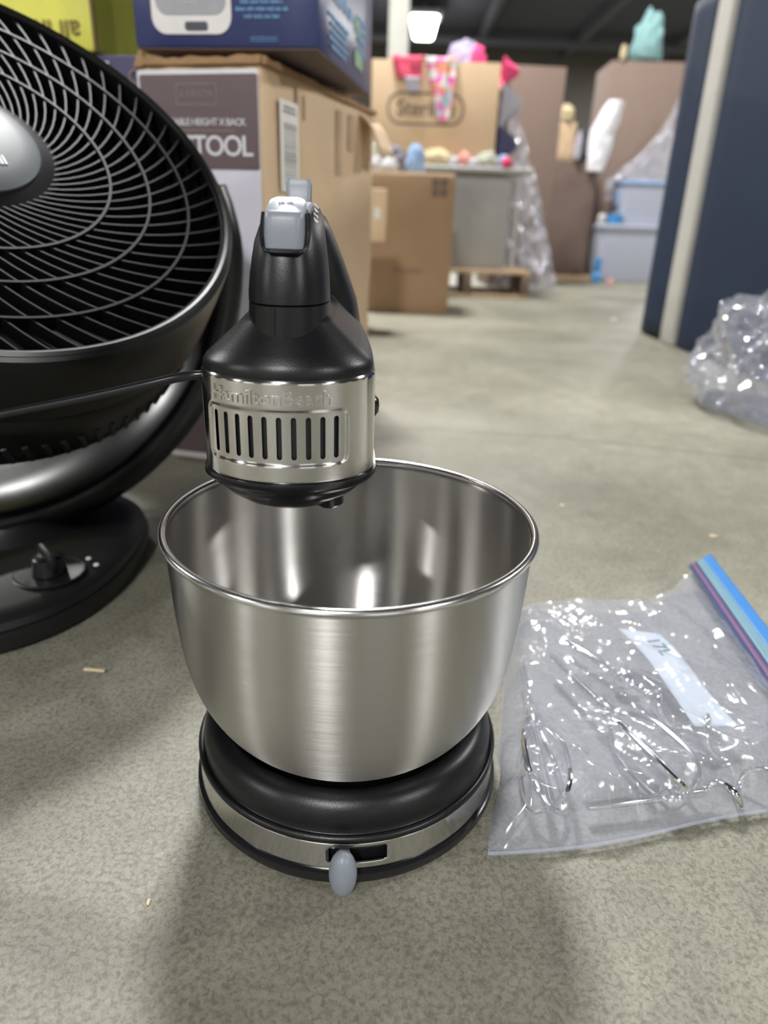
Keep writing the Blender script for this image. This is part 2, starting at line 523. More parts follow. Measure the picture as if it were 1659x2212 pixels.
M['straw'] = mat('straw', srgb(205, 190, 155), .7)

# ------------------------------------------------------------------ the setting
def slab(name, x0, x1, y0, y1, z0, z1, m):
    V, F = box(x1 - x0, y1 - y0, z1 - z0, 0)
    o = mk(name, mv((V, F), (x0 + x1) / 2, (y0 + y1) / 2, z0), m, smooth=False)
    o['kind'] = 'structure'
    return o

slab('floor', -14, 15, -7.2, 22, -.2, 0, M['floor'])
slab('ceiling', -14, 15, -7.2, 22, CEIL, CEIL + .2, M['ceiling'])
slab('wall_back', -14, 15, 22, 22.2, 0, CEIL, M['wall'])
slab('wall_front', -14, 15, -7.2, -7, 0, CEIL, M['wall'])
slab('wall_left', -14.2, -14, -7.2, 22, 0, CEIL, M['wall'])
slab('wall_right', 15, 15.2, -7.2, 22, 0, CEIL, M['wall'])
dn = 0  # added white panels on unseen walls, giving the steel bright bands to reflect
for x in (-10.5, -6.3, -2.2, 2.6, 6.8, 11.0):
    dn += 1; slab('reflector_%d' % dn, x - 1.2, x + 1.2, -6.995, -6.93, 0.01, 3.3, M['reflector'])
for y in (-3.5, 2.0, 7.5, 13.0):
    dn += 1; slab('reflector_%d' % dn, -13.995, -13.93, y - 1.2, y + 1.2, 0.01, 3.3, M['reflector'])
    dn += 1; slab('reflector_%d' % dn, 14.93, 14.995, y - 1.2, y + 1.2, 0.01, 3.3, M['reflector'])
for i, x in enumerate((-7.6, -5.2, -2.8, 2.0, 4.4, 6.8, 9.2)):
    slab('trim_%d' % (i + 1), x - .06, x + .06, -7, 22, CEIL - .22, CEIL, M['beam'])
slab('trim_8', -14, 15, 12.0, 12.2, CEIL - .34, CEIL - .22, M['beam'])
slab('trim_9', -14, 15, 19.9, 20.1, CEIL - .34, CEIL - .22, M['beam'])

t = thing('ceiling_lamp', (.52, 17.8, LAMP_Z), 'glowing square high-bay lamp hanging from the dark warehouse ceiling', 'lamp')
mk('housing', box(.70, .70, .10, .01), M['lamp_housing'], t, loc=(0, 0, .01))
mk('diffuser', loft([[(x * a, y * a, z) for x, y in rrect(1, 1, .16, 5)] for a, z in ((.36, -.36), (.42, -.33), (.56, -.06), (.58, .006))]), M['lamp_glow'], t)
mk('hanger', tube([(0, 0, .11), (0, 0, .30)], .012), M['lamp_housing'], t)

o = mk('support_column', box(.13, .13, CEIL, .006), M['post'], loc=(.008, 5.06, 0))
tag(o, 'off-white square support column rising behind the cardboard boxes', 'column')

# ------------------------------------------------------------------ mixing bowl
bprof = [(0, .0400), (.040, .0400), (.060, .0440), (.074, .052), (.085, .064), (.0935, .080), (.0985, .097), (.1015, .117), (.1032, .138), (.1044, .160), (.1050, .1765),
         (.1055, .1785)]
inner = [(r - .0012, z + .0010) for r, z in bprof[1:-1]]
bowl = thing('mixing_bowl', (0, 0, .0), 'brushed stainless steel mixing bowl with rolled rim standing on the mixer base', 'bowl')
sm = [(p.x, p.z) for p in spline([(r, 0, z) for r, z in bprof[1:]], 5)]
smi = [(p.x, p.z) for p in spline([(r, 0, z) for r, z in inner], 5)]
mk('bowl_body', lathe([(0, .0400)] + sm + smi[::-1] + [(0, .0411)], 160), M['steel_bowl'], bowl, ang=60)
rimp = [(.1058 + .0024 * cos(a), .1795 + .0024 * sin(a)) for a in [2 * pi * k / 12 for k in range(13)]]
mk('rolled_rim', lathe(rimp, 160), M['steel_rim'], bowl)

# ------------------------------------------------------------------ stand mixer
mixer = thing('stand_mixer', (0, 0, 0), 'black and stainless stand mixer with its head over a steel bowl', 'mixer')
# base: round foot, steel band with slot, lip and dished turntable
foot = lathe([(0, .001), (.0968, .001), (.0985, .004), (.0981, .0085), (.0958, .0100), (.090, .0102), (0, .0102)], 128)
mk('foot_ring', foot, M['black_smooth'], mixer)
# band with the lever slot cut out at the front
V, F = [], []
NB, NZ = 240, 10
RB = .0957
def bandpt(i, k, r): 
    a = -pi / 2 + 2 * pi * i / NB
    return Vector((r * cos(a), r * sin(a), .0100 + .0185 * k / NZ))
sl0, sl1 = -2, 11
slot = lambda i, k: sl0 <= (i if i < NB / 2 else i - NB) < sl1 and 3 <= k < 8
for i in range(NB):
    for k in range(NZ + 1): V.append(bandpt(i, k, RB - .0012 * k / NZ))
for i in range(NB):
    for k in range(NZ):
        if not slot(i, k):
            j = (i + 1) % NB
            F.append((i * (NZ + 1) + k, j * (NZ + 1) + k, j * (NZ + 1) + k + 1, i * (NZ + 1) + k + 1))
o = mk('steel_band', (V, F), M['steel_band'], mixer)
sd = o.modifiers.new('thickness', 'SOLIDIFY'); sd.thickness = .001; sd.offset = 0
mk('slot_backing', lathe([(.0907, .0102), (.0907, .0285)], 128), M['black_smooth'], mixer)
lip = [(.060, .0280), (.0950, .0282), (.0964, .0295), (.0964, .0315), (.0952, .0329), (.0940, .0333), (.0931, .0329), (.0926, .0333), (.0927, .0375), (.0919, .0420), (.0900, .0466), (.0869, .0501), (.0836, .0520), (.0800, .0524), (.0772, .0505), (.0745, .0470), (.066, .0415), (.050, .0397), (0, .0397)]
mk('turntable_base', lathe(lip, 128), M['black'], mixer, ang=60)
# slide lever: an upright oval paddle in front of the slot
lev = []
for k in range(13):
    f = -1 + 2 * k / 12
    rr = sqrt(max(0.0004, 1 - f * f))
    lev.append([(.0036 + .0076 * rr * cos(a), -.1048 + .0062 * rr * sin(a) * (1 if sin(a) > 0 else 1.25), 0.0182 + .0158 * f) for a in [2 * pi * q / 28 for q in range(28)]])
mk('slide_lever', loft(lev), M['grey_plastic'], mixer)
mk('lever_stem', mv(box(.006, .012, .006, .001), .0036, -.095, .0135), M['grey_plastic'], mixer)
# rear arm and column behind the bowl
arm = []
for y, hw, z1 in ((.055, .05, .030), (.09, .046, .034), (.13, .040, .040), (.175, .034, .046), (.195, .026, .040)):
    arm.append([(-.02 + x * hw * 2, y, .001 + (z1 - .001) * (.5 + z)) for x, z in rrect(1, 1, .3, 4)])
mk('rear_foot', loft(arm), M['black'], mixer)
col = []
for z, hw, y0, y1 in ((.030, .030, .130, .185), (.08, .024, .140, .182), (.15, .022, .138, .180), (.20, .025, .120, .178), (.222, .030, .085, .176)):
    col.append([(-.0345 + x * 2 * hw, (y0 + y1) / 2 + q * (y1 - y0), z) for x, q in rrect(1, 1, .35, 5)])
mk('column', loft(col), M['black'], mixer)

# head: sections have an elliptic nose and run straight back
XH = -.0345
def taper(y):
    return .013 * (max(y, 0) / .135) ** 1.4
def sec(z, hw, b, y0=0.0, yb=.135, rb=.03, n=40, dz=0):
    P = []
    for k in range(n + 1):           # nose from left to right
        a = pi + pi * k / n
        P.append((XH + hw * cos(a), y0 + b * sin(a), z))
    for k in range(1, 12):
        y = y0 + (yb - y0) * k / 12
        P.append((XH + hw - taper(y) * hw / .0465, y, z))
    hr = hw - taper(yb) * hw / .0465
    for k in range(n // 2 + 1):
        a = pi * k / (n // 2)
        P.append((XH + hr * cos(a), yb + rb * sin(a), z))
    for k in range(1, 12):
        y = yb - (yb - y0) * k / 12
        P.append((XH - hw + taper(y) * hw / .0465, y, z))
    return P
ZB0, ZB1 = .2125, .2675
NOSE = .037
HW = .0465
core = loft([sec(z, HW - .0028, NOSE - .0028) for z in (ZB0, (ZB0 + ZB1) / 2, ZB1)])
mk('motor_core', core, M['dark'], mixer)
# steel shroud with vent slots and an embossed frame round them
SL = .5 * pi * (HW + NOSE) / 1.0            # rough half perimeter of the nose
arc = [(0.0, pi)]
NA = 4000
L_ = [0.0]
for k in range(NA):
    a0, a1 = pi + pi * k / NA, pi + pi * (k + 1) / NA
    L_.append(L_[-1] + sqrt((HW * (cos(a1) - cos(a0))) ** 2 + (NOSE * (sin(a1) - sin(a0))) ** 2))
TOT = L_[-1]
def nose_angle(s):
    lo, hi = 0, NA
    while hi - lo > 1:
        md = (lo + hi) // 2
        if L_[md] < s: lo = md
        else: hi = md
    f = (s - L_[lo]) / max(1e-12, L_[hi] - L_[lo])
    return pi + pi * (lo + f) / NA
def shroud(s, z, off=0.0):
    """s measured along the surface from the middle of the nose; runs on down the straight sides"""
    q = s + TOT / 2
    if q < 0: return Vector((XH - HW - off + taper(-q), -q, z))
    if q > TOT: return Vector((XH + HW + off - taper(q - TOT), q - TOT, z))
    a = nose_angle(q)
    nx, ny = cos(a) / HW, sin(a) / NOSE
    l = sqrt(nx * nx + ny * ny)
    return Vector((XH + HW * cos(a) + off * nx / l, NOSE * sin(a) + off * ny / l, z))
slots = [-.0385 + .00755 * k for k in range(10)]
SZ, SHH, SHW = .2378, .0098, .0014
def slot_sd(s, z):
    best = (9, None)
    for c in slots:
        dz = max(abs(z - SZ) - SHH, 0) * (1 if z > SZ else -1)
        d = sqrt((s - c) ** 2 + dz * dz) - SHW
        if d < best[0]: best = (d, (c, dz))
    return best
fr_c, fr_hw, fr_hh, fr_r = (slots[0] + slots[-1]) / 2 + .0005, .0400, .0143, .0045
def frame_sd(s, z):
    qx, qz = abs(s - fr_c) - fr_hw + fr_r, abs(z - SZ) - fr_hh + fr_r
    return sqrt(max(qx, 0) ** 2 + max(qz, 0) ** 2) + min(max(qx, qz), 0) - fr_r
ds = .00055
smin, smax = -.062, .062
cols = [smin + ds * i for i in range(int((smax - smin) / ds) + 1)]
ext = .110
cl = [smin - ext * (1 - k / 20) for k in range(20)] + cols + [smax + ext * (k + 1) / 20 for k in range(20)]
nzr = 96
zs = [ZB0 + (ZB1 - ZB0) * k / nzr for k in range(nzr + 1)]
V, F, ins = [], [], []
for s in cl:
    for z in zs:
        ss, zz = s, z
        d, inf = slot_sd(s, z)
        inside = d < 0
        if inside or d < ds * .45:
            c, dz = inf
            vx, vz = s - c, dz
            l = sqrt(vx * vx + vz * vz)
            if l > 1e-6: ss, zz = s - vx / l * d, z - vz / l * d
        ins.append(d < -ds * .05)
        f = frame_sd(s, z)
        q = min(1, max(0, (f + .0012) / .0024)); q = q * q * (3 - 2 * q)
        edge = min((z - ZB0), (ZB1 - z)) / .0022
        e = 0 if edge > 1 else -(1 - max(edge, 0)) ** 2 * .0010
        V.append(shroud(ss, zz, -.0008 * (1 - q) + e))
m_ = len(zs)
for i in range(len(cl) - 1):
    for k in range(m_ - 1):
        a = (i * m_ + k, (i + 1) * m_ + k, (i + 1) * m_ + k + 1, i * m_ + k + 1)
        if all(ins[q] for q in a): continue
        cs, cz = (cl[i] + cl[i + 1]) / 2, (zs[k] + zs[k + 1]) / 2
        if slot_sd(cs, cz)[0] < -ds * .25: continue
        F.append(a)
me = bpy.data.meshes.new('steel_shroud'); me.from_pydata(V, [], F); me.update()
sh = link('steel_shroud', me, M['steel_band'], mixer, ang=60)
# the radial tangent is taken round the nose
# raised lettering on the shroud
tv, tf = textvf('HamiltonBeach', .0104, .0008, space=.96, bold=.00010)
xs = [v.x for v in tv]; x0, x1 = min(xs), max(xs)
LT0, LT1 = -.0385, .0265
lv = []
for v in tv:
    s = LT0 + (v.x - x0) / (x1 - x0) * (LT1 - LT0)
    lv.append(shroud(s, .2583 + v.y, .0002 + v.z * .9))
mk('lettering', (lv, tf), M['steel_rim'], mixer, ang=30)
# side rivet / button on the right flank
mk('flank_button', xf(lathe([(0, .0035), (.004, .0030), (.0065, .0010), (.007, 0)], 24), Matrix.Translation((XH + HW - .0015, .045, .236)) @ Matrix.Rotation(pi / 2, 4, 'Y')), M['black_smooth'], mixer)
# black belly under the shroud
belly = [sec(ZB0 + dz, HW - di, NOSE - dn, yb=yb) for dz, di, dn, yb in ((.0008, -.0012, -.0012, .135), (-.002, -.0014, -.0014, .135), (-.0045, .0008, .0008, .135), (-.0060, .0045, .0030, .135), (-.0072, .0062, .0040, .135), (-.0085, .0066, .0044, .13),
         (-.0125, .0110, .0072, .12), (-.0165, .0180, .0118, .10), (-.0195, .0260, .0180, .08), (-.0212, .0340, .0250, .06), (-.0218, .0400, .0310, .05))]
mk('belly', loft(belly), M['black_smooth'], mixer, ang=50)
mk('beater_socket', mv(lathe([(.0085, .012), (.0085, .0015), (.007, 0), (0, 0)], 28), XH + .022, -.008, ZB0 - .0205), M['black_smooth'], mixer)
# black shoulder dome
shoulder = [sec(ZB1 + dz, HW - di, NOSE - di * .72) for dz, di in ((-.0008, .0012), (.0012, .0010), (.0040, .0014), (.0068, .0032), (.0112, .0080), (.0158, .0130), (.0200, .0178), (.0245, .0225), (.0290, .0270))]
mk('shoulder', loft(shoulder), M['black'], mixer, ang=60)
# front post of the handle
def psec(z, hw, yf, yb, n=44, p=2.4):
    P = []
    cy, hd = (yf + yb) / 2, (yb - yf) / 2
    for k in range(n):
        a = 2 * pi * k / n
        cx, sy = cos(a), sin(a)
        P.append((XH + .0005 + hw * abs(cx) ** (2 / p) * (1 if cx > 0 else -1), cy + hd * abs(sy) ** (2 / p) * (1 if sy > 0 else -1), z))
    return P
lower = [psec(z, hw, yf, .040) for z, hw, yf in ((.268, .0222, -.0262), (.276, .0216, -.0258), (.285, .0212, -.0252), (.2975, .0208, -.0244), (.3008, .0206, -.0242), (.3013, .0196, -.0230))]
mk('handle_post', loft(lower), M['black'], mixer, ang=50)
upper = [psec(z, hw, yf, yb) for z, hw, yf, yb in ((.3013, .0196, -.0230, .038), (.3018, .0206, -.0241, .038), (.306, .0206, -.0237, .038), (.314, .0200, -.0220, .040), (.322, .0190, -.0198, .042), (.330, .0178, -.0170, .045),
          (.337, .0160, -.0138, .060), (.342, .0142, -.0100, .075), (.3455, .0118, -.0045, .080), (.3475, .0095, .0010, .080), (.3485, .0065, .007, .075))]
mk('handle_cover', loft(upper), M['black'], mixer, ang=50)
mk('seam_line', tube([(XH - .0035, -.0249 - .0008 * (1 - k / 6), .277 + (.3005 - .277) * k / 6) for k in range(7)], .00025, 6), M['dark'], mixer)
# rear of the handle flaring down to the body
def hsec(z, hw, y0, y1):
    return [(XH + x * 2 * hw, (y0 + y1) / 2 + q * (y1 - y0), z) for x, q in rrect(1, 1, .42, 8)]
rear = [hsec(z, hw, y0, y1) for z, hw, y0, y1 in ((.255, .0335, .062, .160), (.262, .0330, .066, .160), (.276, .0325, .072, .158), (.290, .0300, .076, .154), (.303, .0255, .076, .148), (.315, .0215, .070, .142), (.325, .0180, .060, .134), (.334, .0150, .050, .124), (.341, .0120, .050, .112), (.345, .0080, .055, .098))]
mk('handle_rear', loft(rear), M['black'], mixer, ang=60)
# eject button: barrel front with flat top
bt = []
for z, hw, yf, tl in ((.3268, .0086, -.0212, .0), (.3276, .0094, -.0226, 0), (.334, .0096, -.0226, .05), (.3405, .0094, -.0216, .15), (.3435, .0092, -.0204, .30), (.3445, .0086, -.0192, .34)):
    d_ = -.001 - yf
    bt.append([(XH + .0016 + x * 2 * hw, (yf - .001) / 2 + q * d_, z + (q + .5) * d_ * tl - (abs(x) * 2) ** 2 * .0010 * min(1, tl * 3)) for x, q in rrect(1, 1, .22, 6)])
mk('eject_button', loft(bt), M['grey_plastic'], mixer, ang=50)
rec = spline([(-.0106, -.0115, .3430), (-.0110, -.0140, .3370), (-.0108, -.0165, .3310), (-.0095, -.0188, .3272), (-.006, -.0200, .3262), (.006, -.0200, .3262), (.0095, -.0188, .3272), (.0108, -.0165, .3310), (.0110, -.0140, .3370), (.0106, -.0115, .3430)], 6)
mk('button_recess', tube([(XH + .0016 + p.x, p.y, p.z) for p in rec], .0013, 8), M['black_smooth'], mixer)
# beater symbol on top of the button
ic = []
for dx in (-.0020, .0020):
    ic.append(tube([(dx + .0015 * cos(a), .0010 * sin(a) - .0010, 0) for a in [2 * pi * k / 14 for k in range(14)]], .00022, 6, True))
    ic.append(tube([(dx, 0, 0), (dx, .0022, 0)], .00022, 6))
ic.append(tube([(-.0006, -.0010, 0), (.0006, -.0010, 0)], .00022, 6))
mk('beater_symbol', xf(join(*ic), Matrix.Translation((XH + .0016, -.0098, .3478)) @ Matrix.Rotation(.33, 4, 'X')), M['print_black'], mixer)
# speed lever: upright grey tab behind the button on a grey cradle
lv2 = []
for z, hw, y0, y1 in ((.3435, .0062, .010, .022), (.350, .0062, .014, .022), (.356, .0064, .0155, .0205), (.3582, .0062, .0160, .0205), (.3592, .0056, .0165, .0198)):
    lv2.append([(XH + .0045 + x * 2 * hw, (y0 + y1) / 2 + q * (y1 - y0), z) for x, q in rrect(1, 1, .18, 4)])
mk('speed_lever', loft(lv2), M['grey_plastic'], mixer, ang=45)
cr_ = []
for k in range(9):
    a = k / 8
    y = -.004 + .020 * a
    cr_.append([(XH + .0040 + x * 2 * .0082, y, .3425 + .0035 * sin(pi * min(1, a * 1.2) / 2) + q * .006) for x, q in rrect(1, 1, .25, 3)])
mk('lever_cradle', loft(cr_), M['grey_plastic'], mixer, ang=45)
for k, ch in enumerate('6543'):
    tv, tf = textvf(ch, .0042, .00015)
    f = k / 3
    p = Vector((XH + .0158 - .0012 * f, -.0130 + .0150 * f, .3400 + .0062 * f))
    nrm = Vector((.72, -.42 + .2 * f, .55 + .1 * f)).normalized()
    yd = Vector((.6, .1, -.75)); yd = (yd - nrm * yd.dot(nrm)).normalized()
    yd = -yd
    xd = yd.cross(nrm)
    R = Matrix((xd, yd, nrm)).transposed().to_4x4()
    mk('speed_number', xf((tv, tf), Matrix.Translation(p + nrm * .0006) @ R), M['white_print'], mixer, smooth=False)
# power cord from the left flank
mk('power_cord', tube(spline([(XH - HW + .003, .030, .2555), (-.088, .026, .2555), (-.100, .026, .2540), (-.125, .030, .2470), (-.165, .034, .2365), (-.21, .036, .226), (-.27, .036, .212), (-.36, .03, .19), (-.44, .02, .09), (-.50, .02, .006), (-.62, .05, .0045)], 10), .0028, 10), M['black_smooth'], mixer)

# ------------------------------------------------------------------ fan
fan = thing('floor_fan', (-.40, .25, 0), 'large black round floor fan tilted back beside the mixer', 'fan')
def W2F(vf): return mv(vf, .40, -.25, 0)     # world -> fan local
# base
def superell(r, n=72, p=2.5, ox=0, oy=0):
    return [(ox + r * abs(cos(a)) ** (2 / p) * (1 if cos(a) > 0 else -1), oy + r * abs(sin(a)) ** (2 / p) * (1 if sin(a) > 0 else -1)) for a in [2 * pi * k / n for k in range(n)]]
bs = [[(x, y, z) for x, y in superell(r)] for r, z in ((.166, .001), (.170, .004), (.1715, .016), (.1712, .0205), (.1695, .0212), (.1695, .0222), (.1705, .0230), (.1685, .0285), (.164, .0315), (.150, .0335), (.110, .0360), (.06, .0375))]
mk('base', loft(bs), M['black_matt'], fan, ang=35)
kx, ky = .118, -.062
kn = thing_knob = mk('knob_recess', mv(lathe([(0, .0350), (.027, .0350), (.030, .0362), (.032, .0352)], 48), kx, ky, 0), M['black_matt'], fan)
mk('control_knob', mv(lathe([(0, .052), (.010, .052), (.0125, .050), (.0135, .044), (.015, .036)], 32), kx, ky, 0), M['black_fan'], fan)
mk('knob_grip', xf(box(.007, .036, .016, .003), Matrix.Translation((kx, ky, .042)) @ Matrix.Rotation(.7, 4, 'Z')), M['black_matt'], fan)
for dx, dy in ((-.022, .030), (.024, .028), (.036, .016)):
    mk('speed_mark', mv(lathe([(0, .0366), (.0022, .0365), (.0026, .0352)], 12), kx + dx, ky + dy, 0), M['label'], fan)
# head frame
FC = Vector((-.324, .238, .385)); FN = Vector((.462, -.455, .762)).normalized()
ex = (Vector((1, 0, 0)) - FN * FN.x).normalized(); ey = FN.cross(ex)
FM = Matrix((ex, ey, FN)).transposed().to_4x4(); FM.translation = FC
FL = Matrix.Translation((.40, -.25, 0)) @ FM
FR = .215
shell = [(.2135, .0), (.2150, .0022), (.2185, .0030), (.2215, .0010), (.2228, -.004), (.2236, -.030), (.2232, -.064), (.2205, -.0665), (.2198, -.0685), (.2212, -.0710), (.2200, -.090), (.2170, -.115), (.2120, -.137), (.2000, -.152), (.180, -.163), (.150, -.168),
         (.148, -.165), (.178, -.160), (.197, -.149), (.2085, -.135), (.2130, -.112), (.2138, -.02)]
mk('housing', xf(lathe(shell + [shell[0]], 160), FL), M['black_fan'], fan, ang=40)
mk('front_bezel', xf(lathe([(.2125, .0006), (.2135, .0040), (.2160, .0052), (.2185, .0036), (.2190, .0012)], 160), FL), M['black_fan'], fan)
for r in (.114, .147, .181, .2118):
    d = .0135
    pr = [(r - .0010, .0012), (r + .0010, .0012), (r + .0008, -d), (r - .0008, -d), (r - .0010, .0012)]
    mk('guard_ring', xf(lathe(pr, 120), FL), M['vane'], fan, ang=30)
# 64 curved guard vanes sharing one mesh
pts = []
for k in range(15):
    r = .070 + (.2135 - .070) * k / 14
    th = -.82 * math.log(r / .070)
    pts.append((r, -th))
V, F = [], []
for k, (r, th) in enumerate(pts):
    c_, s_ = cos(th), sin(th)
    tx, ty = -s_, c_
    for dt, z in ((-.0009, .0), (.0009, .0), (.0007, -.0125), (-.0007, -.0125)):
        V.append((r * c_ + tx * dt, r * s_ + ty * dt, z))
for k in range(len(pts) - 1):
    for q in range(4):
        F.append((k * 4 + q, k * 4 + (q + 1) % 4, k * 4 + 4 + (q + 1) % 4, k * 4 + 4 + q))
vane = mk('guard_vane', (V, F), M['vane'], fan, ang=30)
vane.matrix_local = FL
for i in range(1, 64):
    c = vane.copy(); C.objects.link(c); c.parent = fan
    c.matrix_local = FL @ Matrix.Rotation(2 * pi * i / 64, 4, 'Z')
mk('hub_skirt', xf(lathe([(.0755, -.014), (.0760, -.006), (.0740, -.002), (.0620, .003), (.0570, .004)], 96), FL), M['black_fan'], fan)
cap = mk('hub_cap', xf(lathe([(.0595, .002), (.0590, .0048), (.0560, .0066), (.044, .0095), (.025, .0114), (0, .0120)], 96), FL), M['silver_cap'], fan)
cap['label'] = 'dull silver domed hub cap'
tv, tf = textvf('Honeywell', .0125, .0003, bold=.0002)
mx_ = max(v.x for v in tv)
lt = []
for v in tv:
    q = Matrix.Rotation(radians(43), 3, 'Z') @ Vector((v.x - mx_, v.y, 0)) + Vector((.0377, -.0099, 0))
    lt.append(FL @ Vector((q.x, q.y, .0124 - (q.x ** 2 + q.y ** 2) * 1.3 + v.z)))
mk('hub_lettering', (lt, tf), M['white_print'], fan, smooth=False)
# blades, motor, rear grille
mk('motor', xf(lathe([(0, -.03), (.05, -.03), (.055, -.04), (.055, -.11), (.048, -.150), (0, -.155)], 48), FL), M['black_matt'], fan)
bl = []
for k in range(9):
    r = .05 + (.198 - .05) * k / 8
    wd = .035 + .05 * (k / 8)
    row = []
    for j in range(9):
        f = -1 + 2 * j / 8
        a = f * wd / r * .75 + .4 * (k / 8)
        row.append(Vector((r * cos(a), r * sin(a), -.062 + f * .024)))
    bl.append(row)
V = [p for row in bl for p in row]
F = [(k * 9 + j, k * 9 + j + 1, k * 9 + 10 + j, k * 9 + 9 + j) for k in range(8) for j in range(8)]
V2 = [p + Vector((0, 0, -.0016)) for p in V]
F2 = [tuple(i + 81 for i in f[::-1]) for f in F]
blade = mk('fan_blade', (V + V2, F + F2), M['dark'], fan)
blade.matrix_local = FL
for i in range(1, 5):
    c = blade.copy(); C.objects.link(c); c.parent = fan
    c.matrix_local = FL @ Matrix.Rotation(2 * pi * i / 5, 4, 'Z')
V = []; F = []
for k in range(9):
    f = k / 8
    r = .052 + (.158 - .052) * f
    z = -.150 - .014 * sin(f * pi / 2)
    a = -.30 * f
    for dt, dz in ((-.0012, 0), (.0012, 0), (.0012, -.008), (-.0012, -.008)):
        V.append((r * cos(a) - sin(a) * dt, r * sin(a) + cos(a) * dt, z + dz))
for k in range(8):
    for q in range(4): F.append((k * 4 + q, k * 4 + (q + 1) % 4, k * 4 + 4 + (q + 1) % 4, k * 4 + 4 + q))
rv = mk('rear_grille_rib', (V, F), M['black_matt'], fan)
rv.matrix_local = FL
for i in range(1, 60):
    c = rv.copy(); C.objects.link(c); c.parent = fan
    c.matrix_local = FL @ Matrix.Rotation(2 * pi * i / 60, 4, 'Z')
# row of louvres round the tapering back of the housing
V, F = mv(box(.004, .0050, .030, .001), 0, 0, -.015)
lo = mk('louvre', (V, F), M['black_matt'], fan)
LB = Matrix.Translation((.2160, 0, -.118)) @ Matrix.Rotation(radians(9), 4, 'Y') @ Matrix.Rotation(.4, 4, 'X')
lo.matrix_local = FL @ LB
for i in range(1, 90):
    c = lo.copy(); C.objects.link(c); c.parent = fan
    c.matrix_local = FL @ Matrix.Rotation(2 * pi * i / 90, 4, 'Z') @ LB
# yoke: upright half ring that carries the housing
phi = radians(40)
ya = Vector((cos(phi), sin(phi), 0)); yh = Vector((sin(phi), -cos(phi), 0)); yz = Vector((0, 0, 1))
YC = FC - FN * .11 + yh * .010
secs = []
for k in range(57):
    th = radians(-14 + 208 * k / 56)
    d = ya * cos(th) - yz * sin(th)
    end = min(1, (k + 1.5) / 5, (57.5 - k) / 5)
    hw = .036 * end ** .5
    s = []
    for a_, b_ in ((-hw * 3.0, .246), (-hw * 2.8, .240), (hw * .8, .237), (hw, .242), (hw * 1.08, .258), (hw * .95, .268), (hw * .7, .271), (-hw * 2.7, .271), (-hw * 3.0, .264)):
        s.append(YC + yh * a_ + d * b_)
    secs.append(s)
mk('yoke', W2F(loft(secs)), M['black_fan'], fan, ang=50)
for sg in (1, -1):
    pc = YC + ya * sg * .234
    zq = ya * sg
    xq = yz; yq = zq.cross(xq)
    PM = Matrix((xq, yq, zq)).transposed().to_4x4(); PM.translation = pc
    mk('pivot', W2F(xf(lathe([(.016, -.055), (.016, .012), (.012, .016), (0, .017)], 28), PM)), M['black_matt'], fan)
mk('neck', mv(lathe([(.070, .030), (.060, .040), (.052, .046), (.048, .052), (0, .052)], 48), YC.x + .40, YC.y - .25, 0), M['black_matt'], fan)

# ------------------------------------------------------------------ cardboard boxes
def carton(name, w_, d_, h_, loc, rz, m, label, cat='box', amp=.0015, seed=1, bev=.004, cut=10):
    t = thing(name, loc, label, cat, rz=rz)
    V, F = box(w_, d_, h_, bev, 2, cut)
    V = [v + Vector((ns(v, 9, seed), ns(v, 9, seed + 1), ns(v, 9, seed + 2))) * amp for v in V]
    for v in V:
        v.z = max(v.z, 0)
    mk('box_body', (V, F), m, t, ang=35)
    return t

# stool box (front face looks at the camera, its long side recedes to the right)
SBW, SBD, SBH = .163, .47, .503
rz = radians(-14.5)
fx, fy = -.141, .580          # front right corner
dirw = Vector((cos(rz), sin(rz))); dird = Vector((-sin(rz), cos(rz)))
cc = Vector((fx, fy)) - dirw * SBW / 2 + dird * SBD / 2
sb = carton('stool_carton', SBW, SBD, SBH, (cc.x, cc.y, 0), rz, M['kraft'], 'tall worn carton printed BAR STOOL in taupe and lavender behind the mixer', amp=.0035, seed=3, bev=.006, cut=14)
fyl = -SBD / 2 - .0036
def fpanel(name, x0, x1, z0, z1, m, off=0, parent=None, r=.003):
    return mk(name, xf(plate([((x0 + x1) / 2 + x, (z0 + z1) / 2 + y) for x, y in rrect(x1 - x0, z1 - z0, min(r, (x1 - x0) / 3, (z1 - z0) / 3), 4)], .0006), front_M(0, fyl - off, 0)), m, parent or sb, smooth=False)
hw = SBW / 2
fpanel('white_border', -hw + .001, hw - .003, .006, SBH - .009, M['white_print'], 0)
fpanel('taupe_panel', -hw + .004, hw - .004, .387, SBH - .014, M['taupe'], .0007)
fpanel('lavender_panel', -hw + .004, hw - .004, .100, .386, M['lavender'], .0007)
fpanel('lower_panel', -hw + .004, hw - .004, .014, .099, M['taupe'], .0007)
lg = thing_logo = mk('logo_frame', xf(join(plate([(x, y + .0107) for x, y in rrect(.054, .0012, .0004, 2)], .0004), plate([(x, y - .0107) for x, y in rrect(.054, .0012, .0004, 2)], .0004),
     plate([(x - .0265, y) for x, y in rrect(.0012, .0214, .0004, 2)], .0004), plate([(x + .0265, y) for x, y in rrect(.0012, .0214, .0004, 2)], .0004)), front_M(-.002, fyl - .0015, .468)), M['taupe_line'], sb, smooth=False)
mk('logo_text', xf(textvf('KARSON', .0105, .0003, space=1.1), front_M(-.002, fyl - .0017, .468)), M['taupe_line'], sb, smooth=False)
mk('subtitle_text', xf(textvf('ADJUSTABLE HEIGHT X BACK', .0108, .0003, 'RIGHT', .88), front_M(hw - .020, fyl - .0017, .4385)), M['white_print'], sb, smooth=False)
fpanel('rule', -hw + .012, hw - .036, .4290, .4303, M['taupe_line'], .0012)
mk('title_text', xf(textvf('BAR STOOL', .0315, .0003, 'RIGHT', .88, .0003), front_M(hw - .012, fyl - .0017, .4120)), M['white_print'], sb, smooth=False)
